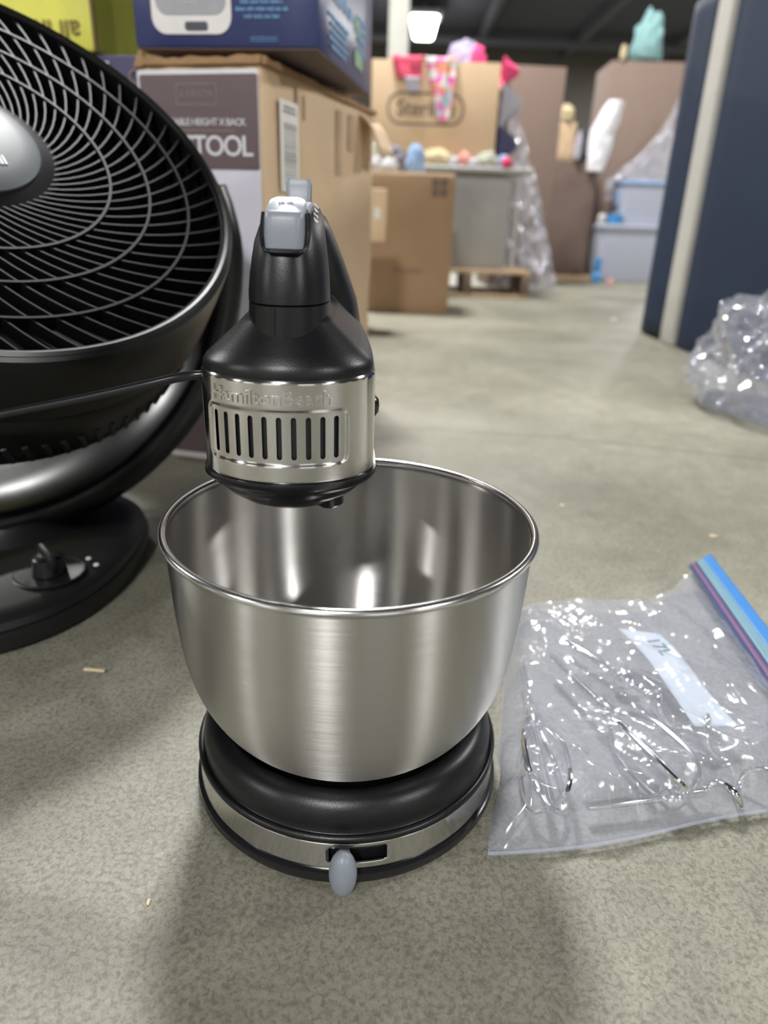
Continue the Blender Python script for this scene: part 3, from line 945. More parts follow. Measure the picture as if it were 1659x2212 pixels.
mk('lower_text', xf(textvf('A', .03, .0003), front_M(.040, fyl - .0017, .034)), M['white_print'], sb, smooth=False)
# right side: paper label with barcode, tape
sxl = SBW / 2 + .0036
lb = mk('barcode_label', xf(plate(rrect(.062, .105, .001, 2), .0005), right_M(sxl, -.162, .418)), M['label'], sb, smooth=False)
rn = random.Random(4)
bars = [plate([(-.020, y), (.022, y), (.022, y + hgt), (-.020, y + hgt)], .0003) for y, hgt in [(-.036 + .0042 * k, rn.uniform(.001, .003)) for k in range(17)]]
mk('barcode', xf(join(*bars), right_M(sxl + .0007, -.162, .411)), M['barcode'], lb, smooth=False)
mk('label_text', xf(scribble(.045, .010, 2, 5), right_M(sxl + .0007, -.162, .460)), M['barcode'], lb, smooth=False)
for (y, z, w2, h2, sd_) in ((-.128, .476, .012, .030, 1), (-.105, .470, .006, .03, 2), (.04, .44, .025, .09, 3), (.10, .46, .03, .05, 4)):
    mk('tape_strip', xf(plate(rrect(w2, h2, .002, 3), .0003), right_M(sxl - .0008, y, z)), M['tape'], sb, smooth=False)
# torn top edges
for (x0, y0, x1, y1, s_) in ((-hw, -SBD / 2, hw, -SBD / 2, 1), (hw, -SBD / 2, hw, SBD / 2, 2)):
    P = []
    n_ = 40
    secs = []
    for k in range(n_ + 1):
        f = k / n_
        x, y = x0 + (x1 - x0) * f, y0 + (y1 - y0) * f
        h2 = .006 + .005 * abs(ns((x, y, 0), 40, s_)) 
        dx = .003 * ns((x, y, 1), 50, s_ + 3)
        nx, ny = (0, 1) if y0 == y1 else (1, 0)
        secs.append([(x + nx * (a * .006 + dx), y + ny * (a * .006 + dx), SBH - .004 + b * h2) for a, b in ((-1, 0), (1, 0), (.9, 1), (-.5, 1.1))])
    mk('torn_edge', loft(secs), M['kraft_inside'], sb, ang=20)
ear = []
for k in range(7):
    f = k / 6
    ear.append([(hw * -1 + .004 + .010 * x, -SBD / 2 + .004 + .012 * y, SBH - .006 + .019 * f) for x, y in [(cos(a) * (1 - f * .75) + ns((f, a, 0), 3, 5) * .3, sin(a) * (1 - f * .8)) for a in [2 * pi * q / 10 for q in range(10)]]])
mk('crushed_corner', loft(ear), M['kraft_inside'], sb)
# bent flap at the far right corner
V, F = [], []
for i in range(9):
    for j in range(9):
        u, v = i / 8, j / 8
        p = Vector((hw - .004 + .045 * u, SBD / 2 - .09 + .085 * v, SBH - .012 - .055 * u * u + .008 * ns((u, v, 0), 3, 8)))
        V.append(p)
for i in range(8):
    for j in range(8): F.append((i * 9 + j, i * 9 + j + 1, i * 9 + 10 + j, i * 9 + 9 + j))
o = mk('bent_flap', (V, F), M['kraft'], sb); sd = o.modifiers.new('t', 'SOLIDIFY'); sd.thickness = .003

# navy appliance box lying on top of it
NBW, NBD, NBH = .225, .36, .26
rz = radians(-8)
dirw = Vector((cos(rz), sin(rz))); dird = Vector((-sin(rz), cos(rz)))
cc = Vector((-.076, .592)) - dirw * NBW / 2 + dird * NBD / 2
nb = carton('appliance_box', NBW, NBD, NBH, (cc.x, cc.y, .5185), rz, M['navy_print'], 'glossy navy appliance box lying on the stool carton', amp=.0008, seed=9, bev=.003, cut=4)
fy2 = -NBD / 2 - .0012
mk('underside', mv(box(NBW - .004, NBD - .004, .0012, 0), 0, 0, -.0011), M['kraft_deep'], nb, smooth=False)
pic = mk('appliance_picture', xf(plate([(x, y) for x, y in rrect(.098, .20, .018, 8)], .0004), front_M(-.040, fy2, .1135)), M['app_white'], nb, smooth=False)
mk('picture_panel', xf(plate(rrect(.086, .165, .014, 6), .0004), front_M(-.040, fy2 - .0006, .1150)), M['app_grey'], pic, smooth=False)
mk('picture_controls', xf(plate(rrect(.028, .0088, .003, 4), .0004), front_M(-.034, fy2 - .0012, .0215)), M['app_dark'], pic, smooth=False)
mk('picture_brand', xf(scribble(.022, .003, 1, 3), front_M(-.040, fy2 - .0012, .0440)), M['app_white'], pic, smooth=False)
mk('front_print', xf(scribble(.062, .0215, 3, 11), front_M(.046, fy2 - .0002, .0375)), M['sky_print'], nb, smooth=False)
mk('small_print', xf(scribble(.040, .0060, 2, 12, fill=.6), front_M(.048, fy2 - .0002, .0085)), M['sky_print'], nb, smooth=False)
sx2 = NBW / 2 + .0012
mk('side_print', xf(scribble(.17, .09, 3, 14), right_M(sx2, -.055, .100)), M['sky_print'], nb, smooth=False)
mk('side_small_print', xf(scribble(.12, .04, 5, 15), right_M(sx2, -.07, .030)), M['sky_print'], nb, smooth=False)
mk('side_badge', xf(plate(rrect(.06, .022, .003, 3), .0004), right_M(sx2, .065, .030)), M['green_print'], nb, smooth=False)
mk('side_badge', xf(plate(rrect(.04, .016, .003, 3), .0004), right_M(sx2, .055, .068)), M['green_print'], nb, smooth=False)
mk('side_badge_print', xf(scribble(.08, .05, 4, 16), right_M(sx2 + .0005, .085, .060)), M['sky_print'], nb, smooth=False)
mk('picture_panel', xf(plate([(-.03, -.02), (.03, -.06), (.03, .05), (-.03, .05)], .0004), right_M(sx2, .13, .205)), M['app_white'], nb, smooth=False)

# yellow box behind the fan, on a purple carton
pb = carton('purple_carton', .20, .20, .528, (-.385, .835, 0), radians(-4), M['purple_print'], 'dark purple printed carton standing between fan and stool carton', seed=21, cut=4)
mk('white_edge', xf(plate([(-.1, -.01), (-.04, -.01), (-.04, .01), (-.1, .01)], .0004), front_M(.060, -.1024, .510)), M['white_print'], pb, smooth=False)
mk('box_text', xf(textvf('ONE', .026, .0003), front_M(.072, -.1024, .502)), M['taupe_line'], pb, smooth=False)
yb = carton('yellow_box', .26, .22, .17, (-.512, .850, .5310), radians(-3), M['yellow'], 'bright yellow box with upside-down lettering stacked behind the fan', seed=23, cut=4, amp=.001)
mk('box_text', xf(textvf('all in', .036, .0003, 'LEFT', .95), front_M(.112, -.1125, .024) @ Matrix.Rotation(pi, 4, 'Z')), M['yellow_edge'], yb, smooth=False)
mk('corner_edge', mv(box(.005, .004, .168, .001), .1295, -.1095, .001), M['yellow_edge'], yb)
mk('side_panel', xf(plate([(-.105, -.08), (.105, -.08), (.105, .08), (-.105, .08)], .0004), right_M(.1312, 0, .085)), M['lime'], yb, smooth=False)

# brown carton in the middle distance
bb = carton('brown_carton', .305, .30, .470, (.082, 2.50, 0), radians(-2), M['kraft_dark'], 'plain brown carton on the floor in front of the grey table', amp=.003, seed=31, cut=8)
yf = -.15 - .0035
mk('handling_marks', xf(join(*[plate([(x + dx, y + dy) for dx, dy in rrect(.024, .026, .004, 3)], .0004) for x in (-.015, .015) for y in (-.016, .016)]), front_M(.098, yf, .430)), M['ink'], bb, smooth=False)
mk('printed_lines', xf(scribble(.13, .018, 1, 33, fill=.8), front_M(.0, yf, .150)), M['ink'], bb, smooth=False)
mk('top_flap', mv(box(.30, .29, .006, .002), 0, 0, .469), M['kraft'], bb)
sc2 = carton('small_carton', .11, .10, .145, (-.062, 1.93, .262), radians(4), M['kraft'], 'small pale carton wedged behind the stool carton', seed=35, cut=3)
mk('label', xf(plate(rrect(.018, .03, .002, 2), .0004), front_M(.028, -.0525, .08)), M['label'], sc2, smooth=False)
sc3 = carton('support_carton', .13, .16, .2605, (-.125, 1.93, 0), radians(4), M['kraft_dark'], 'brown carton standing low behind the stool carton', seed=36, cut=3)

# pallet with the grey table on it
pl = thing('pallet', (.36, 3.16, 0), 'low wooden pallet under the grey table', 'pallet')
for k in range(5): mk('deck_board', mv(box(.56, .065, .016, .002), 0, -.15 + .075 * k, .104), M['pallet'], pl)
for x in (-.262, 0, .262):
    mk('stringer', mv(box(.036, .37, .086, .003), x, 0, .018), M['pallet_dark'], pl)
for k in range(2): mk('bottom_board', mv(box(.56, .06, .016, .002), 0, -.15 + .30 * k, .001), M['pallet'], pl)
gt = thing('grey_table', (.36, 3.20, .121), 'grey plastic table with solid side panel standing on the wooden pallet', 'table')
mk('table_top', mv(box(.50, .40, .020, .006), 0, -.02, .396), M['table_grey'], gt)
mk('side_panel', mv(box(.40, .015, .390, .003), -.035, -.16, 0), M['panel_grey'], gt)
mk('side_panel', mv(box(.40, .015, .390, .003), -.035, .13, 0), M['panel_grey'], gt)
for y in (-.18, .14):
    mk('leg', tube(spline([(.13, y, .388), (.175, y, .384), (.193, y, .365), (.196, y, .30), (.198, y, .008)], 5), .008, 10), M['table_grey'], gt)
    mk('leg', tube(spline([(-.18, y, .388), (-.215, y, .384), (-.228, y, .365), (-.23, y, .30), (-.232, y, .008)], 5), .008, 10), M['table_grey'], gt)

# printed carton on the table with clothes over its rim (open top)
def open_carton(name, w_, d_, h_, loc, rz, m, label, inside=None, th=.008):
    t = thing(name, loc, label, 'box', rz=rz)
    for nm, sx, sy, x, y in (('front_panel', w_, th, 0, -d_ / 2 + th / 2), ('rear_panel', w_, th, 0, d_ / 2 - th / 2), ('end_panel', th, d_ - 2 * th, -w_ / 2 + th / 2, 0), ('end_panel', th, d_ - 2 * th, w_ / 2 - th / 2, 0)):
        mk(nm, mv(box(sx, sy, h_, .0015), x, y, 0), m, t)
    mk('bottom_panel', mv(box(w_ - 2 * th, d_ - 2 * th, th, 0), 0, 0, 0), m, t)
    return t
TT = .121 + .417
pc_ = open_carton('printed_carton', .54, .34, .395, (.175, 3.255, TT), 0, M['kraft'], 'open tan carton with oval logo, clothes hanging over its rim')
fy3 = -.17 - .0008
ring = []
out_ = rrect(.330, .125, .058, 10)
inn_ = rrect(.312, .107, .050, 10)
n_ = len(out_)
V = [Vector((x, y, 0)) for x, y in out_] + [Vector((x, y, 0)) for x, y in inn_]
F = [(i, (i + 1) % n_, n_ + (i + 1) % n_, n_ + i) for i in range(n_)]
mk('logo_ring', xf((V, F), front_M(-.037, fy3, .218)), M['ink'], pc_, smooth=False)
mk('logo_text', xf(textvf('Sterilite', .085, .0004, space=.95, bold=.001), front_M(-.037, fy3, .218)), M['ink'], pc_, smooth=False)

def grid_obj(name, fn, nu, nv, m, parent=None, th=.003, label=None, cat=None, group=None, off=-1):
    V = [Vector(fn(i / nu, j / nv)) for i in range(nu + 1) for j in range(nv + 1)]
    F = [(i * (nv + 1) + j, i * (nv + 1) + j + 1, (i + 1) * (nv + 1) + j + 1, (i + 1) * (nv + 1) + j) for i in range(nu) for j in range(nv)]
    me = bpy.data.meshes.new(name); me.from_pydata(V, [], F); me.update()
    o = link(name, me, m, parent, ang=180)
    if th:
        sd = o.modifiers.new('t', 'SOLIDIFY'); sd.thickness = th; sd.offset = 0
    if label: tag(o, label, cat, group)
    return o

def drape(name, x0, x1, b0, b1, ytop, yfront, ztop, zbot, m, label, cat, seed, folds=.008, tongue=0):
    """cloth over a rim: from behind the rim, over it and down the front"""
    def fn(u, v):
        L0 = .10; L1 = (ztop - zbot)
        q = v * (L0 + L1)
        if q < L0:
            y = ytop + (yfront - ytop) * (q / L0); z = ztop + .012 - .02 * (1 - q / L0); f = 0
        else:
            f = (q - L0) / L1; y = yfront - .010; z = ztop - (q - L0) + .010 * (1 - f)
        xl = x0 + (b0 - x0) * f; xr = x1 + (b1 - x1) * f
        x = xl + (xr - xl) * u
        y -= folds * (.9 + ns((u * 3, v * 2, 0), 1.6, seed) + .5 * sin(u * 14 + seed))
        z += .006 * ns((u * 2, v * 2, 3), 2, seed) + (tongue * (u - .5) ** 2 if f > 0 else 0) * f
        return x, y, z
    return grid_obj(name, fn, 26, 36, m, None, .004, label, cat)

RT = TT + .395
drape('floral_dress', .122, .262, .190, .238, 3.22, 3.078, RT, .705, M['floral'], 'pink floral fabric hanging down over the printed carton front', 'clothing', 5, tongue=.08)
drape('red_garment', -.012, .114, .010, .114, 3.22, 3.080, RT, .862, M['red_pink'], 'rose red garment folded over the rim of the printed carton', 'clothing', 6)
drape('white_garment', .045, .105, .060, .105, 3.066, 3.062, RT - .075, .812, M['grey_cloth'], 'pale garment hanging below the rose red garment', 'clothing', 7, folds=.002)

def lump(name, loc, size, m, label, cat, seed, rough=.35, scale=1.6, group=None, sub=4, rz=0):
    bm = bmesh.new()
    bmesh.ops.create_icosphere(bm, subdivisions=sub, radius=1)
    for v in bm.verts:
        p = v.co.copy()
        k = 1 + rough * (rid(p, scale, seed, 3) - .5) + .18 * ns(p, 3.5, seed)
        q = p * k
        z = q.z
        if z < -.45: z = -.45 + (z + .45) * .08
        v.co = Vector((q.x * size[0], q.y * size[1], (z + .5) * size[2] / 1.4))
    mn = min(v.co.z for v in bm.verts)
    for v in bm.verts: v.co.z -= mn
    me = bpy.data.meshes.new(name); bm.to_mesh(me); bm.free()
    o = link(name, me, m, None, ang=180, loc=loc, rot=(0, 0, rz))
    return tag(o, label, cat, group)

RB_ = TT + .010
# contents rising above the carton rim
mb = lump('mesh_bag', (.310, 3.305, RT - .14), (.095, .08, .24), M['lilac'], 'lilac rounded mesh bag bulging above the printed carton', 'bag', 41, rough=.12)
lump('pink_garment', (.352, 3.165, RT - .06), (.035, .035, .125), M['pink'], 'hot pink garment lying against the lilac mesh bag', 'clothing', 42)
lump('stuffed_garment', (.06, 3.28, TT + .012), (.09, .09, .340), M['grey_cloth'], 'pale clothes heaped inside the printed carton', 'clothing', 43)
# clothes hanging over the right end of the carton
def hang(name, x, y0, y1, ztop, zbot, m, label, seed, bulge=.02, cat='clothing'):
    def fn(u, v):
        z = ztop + (zbot - ztop) * v
        y = y0 + (y1 - y0) * u
        xx = x + bulge * sin(pi * u) * (.4 + .9 * sin(pi * min(1, v * 1.1))) + .008 * ns((u * 3, v * 3, 0), 1.5, seed)
        return xx, y, z
    return grid_obj(name, fn, 18, 30, m, None, .006, label, cat)
hang('pink_shirt', .456, 3.09, 3.30, RT + .025, RT - .06, M['pink'], 'hot pink garment over the right end of the printed carton', 51, .06)
hang('grey_sleeve', .458, 3.10, 3.28, RT - .068, .705, M['grey_cloth'], 'pale grey sleeve hanging down the end of the printed carton', 52, .075)
hang('navy_sleeve', .456, 3.10, 3.26, .700, .566, M['navy_cloth'], 'dark navy garment hanging down to the grey table', 53, .075)

# things on the table and on the brown carton
BT = .4755
lump('white_bundle', (-.030, 2.44, BT), (.058, .045, .050), M['white_cloth'], 'bright white bundle on the brown carton beside the charcoal garment', 'clothing', 61, scale=2.2)
lump('charcoal_garment', (.010, 2.57, BT + .002), (.050, .04, .085), M['charcoal'], 'charcoal grey garment slumped on the brown carton', 'clothing', 62)
lump('blue_garment', (.090, 2.47, BT + .001), (.032, .04, .088), M['sky_cloth'], 'light blue garment heaped on the brown carton', 'clothing', 63)
lump('sage_bundle', (-.04, 2.645, BT + .002), (.05, .018, .10), M['sage'], 'pale sage bundle at the rear of the brown carton', 'clothing', 64)
ty = 3.025
lump('cream_garment', (.190, ty + .005, TT), (.062, .035, .060), M['cream'], 'cream garment lying on the grey table', 'clothing', 65)
lump('white_sock', (.262, ty, TT), (.030, .026, .034), M['white_cloth'], 'small white sock on the table beside the cream garment', 'clothing', 66)
lump('coral_sock', (.312, ty + .008, TT), (.026, .028, .052), M['coral'], 'coral pink sock standing on the grey table', 'clothing', 67)
lump('pale_sock', (.352, ty, TT), (.026, .026, .030), M['white_cloth'], 'small pale sock between coral sock and sage cloth', 'clothing', 68)
lump('sage_cloth', (.412, ty + .005, TT), (.045, .032, .054), M['sage'], 'pale sage cloth heaped near the right table end', 'clothing', 69)
lump('blue_sock', (.486, ty + .03, TT), (.034, .030, .044), M['sky_cloth'], 'light blue sock behind the raspberry sock', 'clothing', 70)
lump('raspberry_sock', (.490, ty - .03, TT), (.022, .020, .036), M['raspberry'], 'raspberry red sock on the right table end', 'clothing', 71)

# tall open carton behind, wrapped in film
tb = open_carton('tall_carton', .30, .30, 1.02, (.668, 3.78, 0), radians(6), M['kraft_pink'], 'tall open carton behind the clothes, wrapped low in clear film')
mk('side_flap', mv(box(.008, .24, .85, .002), -.155, -.06, .165), M['kraft'], tb)
def wrapfn(u, v):
    zt = .80; z = zt * (1 - v) + .004 * v
    xl = .552 - .03 * v; xr = .585 + .285 * v ** .8
    x = xl + (xr - xl) * u
    y = 3.50 - .05 * v + .05 * u - .045 * abs(sin(u * 9 + v * 1.5)) - .05 * rid((u * 2, v * 3, 0), 1.8, 3)
    return x, y, max(z + .01 * ns((u, v, 0), 5, 2), .003)
grid_obj('stretch_film', wrapfn, 50, 70, M['wrap'], None, 0, 'clear stretch film draped down the tall carton to the floor', 'plastic sheet')
mc = carton('mid_carton', .165, .16, .20, (.955, 4.32, .655), radians(10), M['kraft'], 'small tan carton stacked behind the stretch film', seed=73, cut=3)
lower = carton('lower_carton', .42, .40, .654, (.985, 4.44, 0), radians(3), M['kraft_deep'], 'wide dull brown carton carrying the small tan carton', seed=74, cut=4)
lump('cream_bundle', (.985, 4.28, .857), (.045, .05, .080), M['cream'], 'cream bundle on top of the small tan carton', 'clothing', 75)
lump('white_bundle', (.905, 4.33, .857), (.032, .04, .065), M['white_cloth'], 'small white bundle on the small tan carton near the tall carton', 'clothing', 76)
lump('black_garment', (1.130, 4.38, .656), (.040, .09, .15), M['black_cloth'], 'black garment piled on the wide dull brown carton', 'clothing', 77)
lump('grey_garment', (1.070, 4.245, .656), (.020, .03, .135), M['grey_cloth'], 'pale grey garment beside the small tan carton', 'clothing', 78)
def whitefn(u, v):
    z = .965 + (.60 - .965) * v
    x = 1.235 - .075 * min(1, v * 2.2) + (.075 + .055 * sin(pi * v)) * (u - .25)
    y = 4.24 - .03 * sin(pi * u) + .012 * ns((u * 2, v * 3, 0), 2, 9)
    return x, y, z
grid_obj('white_shirt', whitefn, 16, 30, M['white_print'], None, .02, 'white shirt hanging over the edge of the tall right-hand carton', 'clothing')
rb = open_carton('far_carton', .42, .40, 1.20, (1.475, 4.66, 0), radians(-2), M['kraft_pink'], 'tall carton at right behind the clear bins and navy panel')
def film2(u, v):
    z = 1.05 * (1 - v) + .45 * v
    xl = 1.58 - .27 * min(1, v * 1.5); x = xl + (1.68 - xl) * u
    return x, 4.43 - .012 * rid((u * 2, v * 2, 0), 2, 7), z - .25 * (1 - u) * (1 - v)
grid_obj('stretch_film', film2, 30, 40, M['wrap'], None, 0, 'clear film stretched across the tall right-hand carton', 'plastic sheet')
lump('mint_garment', (1.475, 4.56, 1.205), (.085, .08, .24), M['mint'], 'mint green garment sticking up from the tall right-hand carton', 'clothing', 81, rough=.3)
lump('dark_garment', (1.345, 4.56, 1.202), (.028, .05, .05), M['black_cloth'], 'dark garment at the left rim of the tall right-hand carton', 'clothing', 82)
lump('gold_bauble', (1.318, 4.47, 1.202), (.018, .018, .075), M['cream'], 'small pale bauble standing on the carton rim', 'ornament', 83, rough=.05)

# clear bins
bn = thing('clear_bin', (1.44, 4.26, 0), 'cloudy clear plastic storage bin on the floor by the navy panel', 'bin')
V, F = loft([[(x * a, y * b, z) for x, y in rrect(1, 1, .08, 4)] for a, b, z in ((.35, .22, .002), (.36, .23, .02), (.40, .26, .285), (.415, .275, .290), (.415, .275, .300))])
mk('bin_body', (V, F), M['bin'], bn)
mk('bin_lid', mv(box(.425, .285, .022, .006), 0, 0, .300), M['bin'], bn)
bn2 = thing('lidded_bin', (1.50, 4.28, .3225), 'cloudy storage bin with pale blue lid stacked on the clear bin', 'bin')
V, F = loft([[(x * a, y * b, z) for x, y in rrect(1, 1, .08, 4)] for a, b, z in ((.28, .20, .001), (.285, .205, .015), (.30, .22, .212))])
mk('bin_body', (V, F), M['bin'], bn2)
mk('bin_lid', mv(box(.315, .235, .026, .006), 0, 0, .213), M['bin_lid'], bn2)
mk('lid_latch', mv(box(.012, .05, .09, .003), -.153, 0, .10), M['bin_lid'], bn2)
o = mk('blue_tub', lathe([(0, 0), (.030, 0), (.036, .004), (.040, .050), (.043, .052), (.041, .056), (0, .056)], 28), M['blue'], loc=(1.322, 4.17, .3225)); tag(o, 'small blue tub on the clear bin', 'tub')
o = mk('white_jar', lathe([(0, 0), (.026, 0), (.028, .004), (.028, .04), (.020, .048), (.020, .058), (0, .058)], 24), M['white_cloth'], loc=(1.255, 4.20, .3225)); tag(o, 'small white jar on the clear bin corner', 'jar')
o = mk('blue_bottle', lathe([(0, 0), (.024, 0), (.026, .004), (.026, .045), (.020, .055), (.012, .062), (.018, .07), (.022, .10), (.020, .135), (0, .137)], 24), M['blue'], loc=(1.235, 4.085, 0)); tag(o, 'blue plastic bottle standing in front of the clear bin', 'bottle')
lump('salmon_toy', (1.315, 4.06, 0), (.018, .016, .018), M['salmon'], 'little salmon coloured scrap on the floor by the clear bin', 'toy', 91, sub=3)
pl2 = thing('flat_pallet', (1.07, 4.42, 0), 'thin board lying before the wide dull brown carton', 'board')
bpy.data.objects.remove(pl2)
o = mk('wood_board', box(.30, .07, .03, .003), M['pallet'], loc=(1.10, 4.13, 0)); tag(o, 'tan wooden board on the floor before the wide brown carton', 'board')

# ------------------------------------------------------------------ navy padded panel on the right
np_ = thing('padded_panel', (.86, 1.5, 0), 'tall navy padded panel with a beige vertical strip at right', 'panel')
A = Vector((.842, 2.095)); B = Vector((.955, .62))
dl = (B - A); LEN = dl.length; dl /= LEN; nl = Vector((-dl.y, dl.x)); nl = nl if nl.x > 0 else -nl
PH = .945; PT = .20
def pnl(s, z, d): 
    p = A + dl * s + nl * d
    return (p.x - .86, p.y - 1.5, z)
def padded(s0, s1, bul, r0, r1, m, name, d0=0.0, d1=PT):
    out_ = []
    n = 10
    pr = []
    # outline in (s,z) with rounded top corner at the far end
    V, F = [], []
    NS, NZ_ = 24, 30
    for face, d in (('o', d0), ('i', d1)):
        for i in range(NS + 1):
            for k in range(NZ_ + 1):
                s = s0 + (s1 - s0) * i / NS; z = .004 + (PH - .004) * k / NZ_
                e = min((s - s0) / max(r0, 1e-6), (s1 - s) / max(r1, 1e-6), (z - .0) / .02, (PH - z) / .02, 1)
                ro = (1 - max(e, 0)) ** 2
                dd = d + (bul * ro if face == 'o' else -bul * ro)
                # round the far upper corner
                rc = .07
                if r0 > 0 and s < rc + s0 and z > PH - rc:
                    cs, cz = s0 + rc, PH - rc
                    vx, vz = s - cs, z - cz
                    mxx = max(abs(vx), abs(vz)); l = sqrt(vx * vx + vz * vz)
                    if l > 0:
                        f = mxx / l
                        s, z = cs + vx * f, cz + vz * f
                V.append(pnl(s, z, dd))
        
    n1 = (NS + 1) * (NZ_ + 1)
    idx = lambda i, k, o_: o_ * n1 + i * (NZ_ + 1) + k
    for o_ in (0, 1):
        for i in range(NS):
            for k in range(NZ_): F.append((idx(i, k, o_), idx(i + 1, k, o_), idx(i + 1, k + 1, o_), idx(i, k + 1, o_)))
    for i in range(NS):
        F.append((idx(i, 0, 0), idx(i + 1, 0, 0), idx(i + 1, 0, 1), idx(i, 0, 1)))
        F.append((idx(i, NZ_, 0), idx(i + 1, NZ_, 0), idx(i + 1, NZ_, 1), idx(i, NZ_, 1)))
    for k in range(NZ_):
        F.append((idx(0, k, 0), idx(0, k + 1, 0), idx(0, k + 1, 1), idx(0, k, 1)))
        F.append((idx(NS, k, 0), idx(NS, k + 1, 0), idx(NS, k + 1, 1), idx(NS, k, 1)))
    return mk(name, (V, F), m, np_, ang=60)
padded(0, .215, .03, .10, .012, M['navy_fabric'], 'end_pad')
padded(.215, .305, .006, .01, .01, M['trim'], 'edge_strip', -.004, PT)
padded(.305, LEN, .012, .012, .05, M['navy_fabric'], 'main_pad', -.001, PT)

# air-pillow packaging in front of it
def pillow_bag():
    bm = bmesh.new()
    bmesh.ops.create_icosphere(bm, subdivisions=6, radius=1)
    for v in bm.verts:
        p = v.co.copy()
        k = 1 + .34 * (rid(p, 1.5, 5, 4) - .55) + .12 * ns(p, 6, 4)
        q = p * k
        z = q.z
        if z < -.55: z = -.55 + (z + .55) * .1
        v.co = Vector((q.x * .125, q.y * .17, (z + .58) * .140))
    mn = min(v.co.z for v in bm.verts)
    for v in bm.verts: v.co.z -= mn - .001
    me = bpy.data.meshes.new('packing_film'); bm.to_mesh(me); bm.free()
    o = link('packing_film', me, M['bubble'], None, ang=25, loc=(.765, 1.03, 0))
    return tag(o, 'crumpled ball of clear packing film by the navy panel', 'plastic bag')
pillow_bag()

# ------------------------------------------------------------------ zip bag of beaters
zb = thing('zip_bag', (.23, .1, 0), 'clear zip-top plastic bag with blue zip strip lying right of the mixer', 'plastic bag')
def bil(u, v):
    A_, B_ = Vector((.086, -.076)), Vector((.345, -.024))
    front = A_ + (B_ - A_) * u + Vector((0, -.004 * sin(u * 7)))
    d0, d1, d2 = Vector((.142, .208)), Vector((.268, .214)), Vector((.352, .288))
    back = d0 + (d1 - d0) * (u / .62) if u < .62 else d1 + (d2 - d1) * ((u - .62) / .38)
    p = front + (back - front) * v
    # the left seam bows round the mixer base
    r = p.length
    if r < .1025: p = p * (.1025 / r)
    return p
def bag_h(u, v):
    e = min(u / .09, 1) * min((1 - v) / .16, 1) * min(v / .10, 1) * min(max(0, (.93 - u) / .25), 1)
    e = max(e, 0)
    e = e * (2 - e)
    return e
def topfn(u, v):
    p = bil(u, v)
    e = bag_h(u, v)
    q = Vector((p.x, p.y, 0))
    cre = rid(q, 13, 3, 2) - .5
    cre2 = rid(q, 34, 6, 3) - .5
    fold = rid(Vector((q.x * 1.0 + q.y * .55, q.y * .22 - q.x * .12, 0)), 26, 8, 2) - .5
    h = .0035 + e * (.029 + .013 * cre + .006 * ns(q, 9, 2)) + (.3 + .7 * e) * (.0055 * fold + .0028 * cre2) * min(1, v / .03 + .2)
    flap = max(0, (u - .80) / .20)
    h += flap * (.014 * v + .004)
    return p.x - .23, p.y - .1, max(h, .0016)
def botfn(u, v):
    p = bil(u, v)
    flap = max(0, (u - .80) / .20)
    return p.x - .23, p.y - .1, .0009 + flap * (.014 * v + .003)
grid_obj('top_sheet', topfn, 200, 200, M['film'], zb, 0)
grid_obj('bottom_sheet', botfn, 60, 60, M['film_flat'], zb, 0)
seam = [Vector(topfn(k / 60, 0)) for k in range(61)]
mk('seam', tube([p + Vector((0, -.0005, .0006)) for p in seam], .0011, 8), M['film'], zb)
def strip(name, u0, u1, m, dz=.0008):
    def fn(a, v):
        u = u0 + (u1 - u0) * a
        if u <= 1: x, y, z = topfn(u, v)
        else:
            x, y, z = topfn(1, v); x2, y2, z2 = topfn(.98, v)
            x += (x - x2) * (u - 1) / .02; y += (y - y2) * (u - 1) / .02
        z = .004 + .018 * v
        return x, y, z + dz
    return grid_obj(name, fn, 6, 60, m, zb, .0008)
strip('zip_track', .905, .925, M['zip_navy'])
strip('zip_track', .928, .945, M['zip_purple'], .001)
strip('zip_track', .948, .960, M['zip_navy'])
strip('zip_band', .962, 1.005, M['zip_teal'])
strip('zip_band', 1.005, 1.062, M['zip_blue'])

# beaters and hooks inside the bag
def oriented(p, q, roll=0):
    p, q = Vector(p), Vector(q)
    z = (q - p).normalized()
    x = Vector((0, 0, 1)).cross(z).normalized(); y = z.cross(x)
    R = Matrix((x, y, z)).transposed().to_4x4()
    return Matrix.Translation(p) @ R @ Matrix.Rotation(roll, 4, 'Z'), (q - p).length
def beater(p, q, label, grp):
    """p = shaft end, q = head end"""
    MM, L = oriented(p, q, pi / 4)
    t = thing('wire_beater', p, label, 'beater', grp)
    T = Matrix.Translation(-Vector(p))
    ls = L * .52
    mk('shaft', xf(lathe([(0, 0), (.0026, .0005), (.0030, .004), (.0030, ls), (.0030, L * .97), (0, L * .975)], 14), T @ MM), M['chrome'], t)
    mk('collar', xf(lathe([(.0030, ls - .022), (.0062, ls - .018), (.0068, ls - .006), (.0050, ls), (.0030, ls + .001)], 18), T @ MM), M['chrome'], t)
    for a in range(4):
        ca, sa = cos(a * pi / 2), sin(a * pi / 2)
        pr = spline([(.002, 0, ls - .004), (.0120, 0, ls + .010), (.0175, 0, ls + .026), (.0180, 0, L - .020), (.0130, 0, L - .006), (.002, 0, L - .0015)], 6)
        mk('wire', xf(tube([(v.x * ca, v.x * sa, v.z) for v in pr], .0018, 8), T @ MM), M['chrome'], t)
    return t
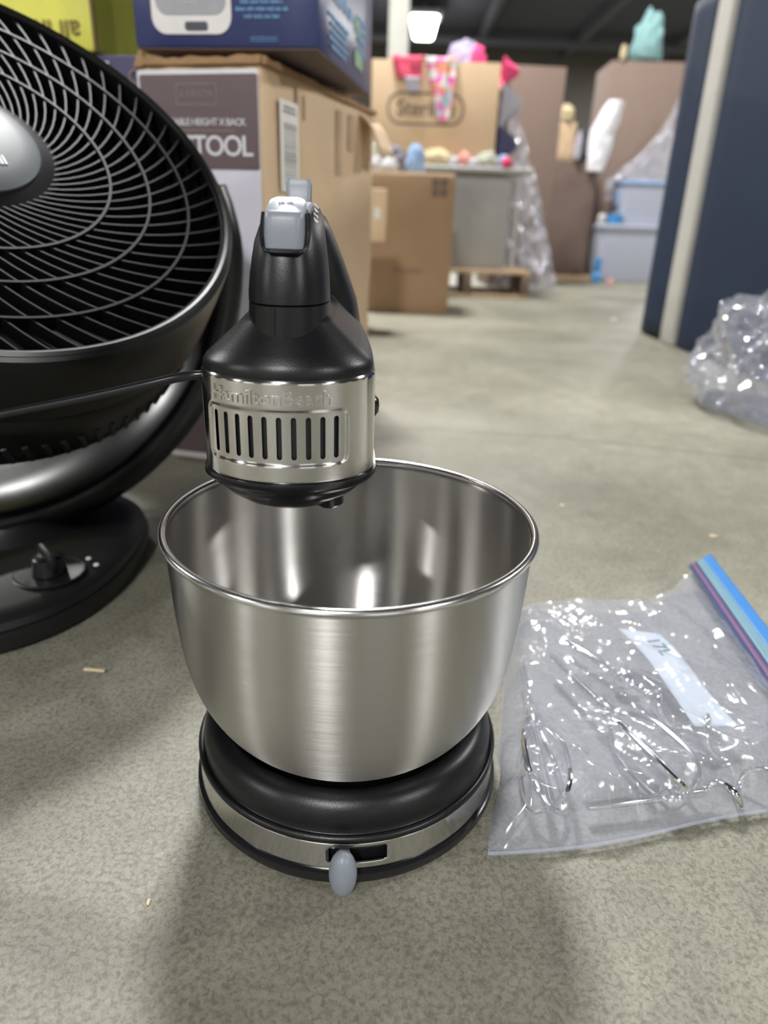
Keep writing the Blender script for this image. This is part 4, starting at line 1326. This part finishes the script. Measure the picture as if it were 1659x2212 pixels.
def hook(p, q, label, grp):
    MM, L = oriented(p, q)
    t = thing('dough_hook', p, label, 'dough hook', grp)
    T = Matrix.Translation(-Vector(p))
    ls = L * .55
    mk('shaft', xf(lathe([(0, 0), (.0026, .0005), (.0030, .004), (.0030, ls), (0, ls + .004)], 14), T @ MM), M['chrome'], t)
    mk('collar', xf(lathe([(.0030, ls - .03), (.0075, ls - .026), (.0085, ls - .02), (.0060, ls - .014), (.0030, ls - .012)], 18), T @ MM), M['chrome'], t)
    hp = [(0, 0, ls - .004)] + [(.0105 * min(1, k / 6) * cos(k * .42), .0105 * min(1, k / 6) * sin(k * .42), ls + (L - ls) * k / 26) for k in range(1, 27)]
    mk('spiral', xf(tube(spline(hp, 3), lambda f: .0026 * (1 - .35 * f), 9), T @ MM), M['chrome'], t)
    return t
g1, g2 = 'beaters inside the zip bag', 'dough hooks inside the zip bag'
beater((.132, .095, .019), (.1255, -.056, .0195), 'chrome wire beater in the zip bag nearest the mixer base', g1)
beater((.158, .105, .019), (.215, -.040, .020), 'chrome wire beater lying across the middle of the zip bag', g1)
hook((.178, .140, .012), (.262, .010, .014), 'chrome spiral dough hook lying beside the white paper slip', g2)
hook((.150, -.046, .012), (.290, -.020, .013), 'chrome spiral dough hook along the front seam of the bag', g2)
# paper slip in the bag
def slipfn(u, v):
    a, b, c, d = Vector((.221, .140)), Vector((.252, .128)), Vector((.272, .024)), Vector((.240, .020))
    p = (a + (b - a) * u) * (1 - v) + (d + (c - d) * u) * v
    return p.x, p.y, .0255 + .004 * sin(v * 4 + u)
sl = grid_obj('paper_slip', slipfn, 12, 30, M['paper'], None, .0004, 'folded white paper slip inside the zip bag', 'paper')
tv, tf = textvf('17L', .016, .0002)
MMx = Matrix.Translation((.2440, .108, .0302)) @ Matrix.Rotation(radians(-75), 4, 'Z')
mk('slip_print', xf((tv, tf), MMx), M['paper_ink'], sl, smooth=False)

# ------------------------------------------------------------------ litter on the floor
o = mk('straw_bit', xf(box(.0175, .0032, .0016, .0006), Matrix.Rotation(-.08, 4, 'Z')), M['straw'], loc=(-.208, .091, 0)); tag(o, 'short pale straw piece on the floor left of the bowl', 'litter')
def flake(name, x, y, s, m, label, seed):
    rn = random.Random(seed)
    n = 7
    outl = [(s * rn.uniform(.5, 1) * cos(2 * pi * k / n), s * .6 * rn.uniform(.5, 1) * sin(2 * pi * k / n)) for k in range(n)]
    o = mk(name, plate(outl, .0012), m, loc=(x, y, 0)); tag(o, label, 'litter', 'crumbs on the floor')
flake('crumb', .251, .48, .004, M['label'], 'tiny white crumb on the floor behind the bowl', 1)
flake('crumb', .414, .398, .006, M['straw'], 'tan crumb on the floor above the blue zip strip', 2)
flake('crumb', .858, 2.379, .022, M['label'], 'white scrap on the floor left of the navy panel', 3)
lump('white_ball', (.706, 3.39, 0), (.022, .022, .032), M['white_cloth'], 'small white ball on the floor beside the pallet', 'ball', 95, rough=.02, sub=3)
lump('cream_crumb', (-.1, -.112, 0), (.001, .0022, .0012), M['straw'], 'tiny cream crumb on the floor in front of the base', 'litter', 96, sub=2)
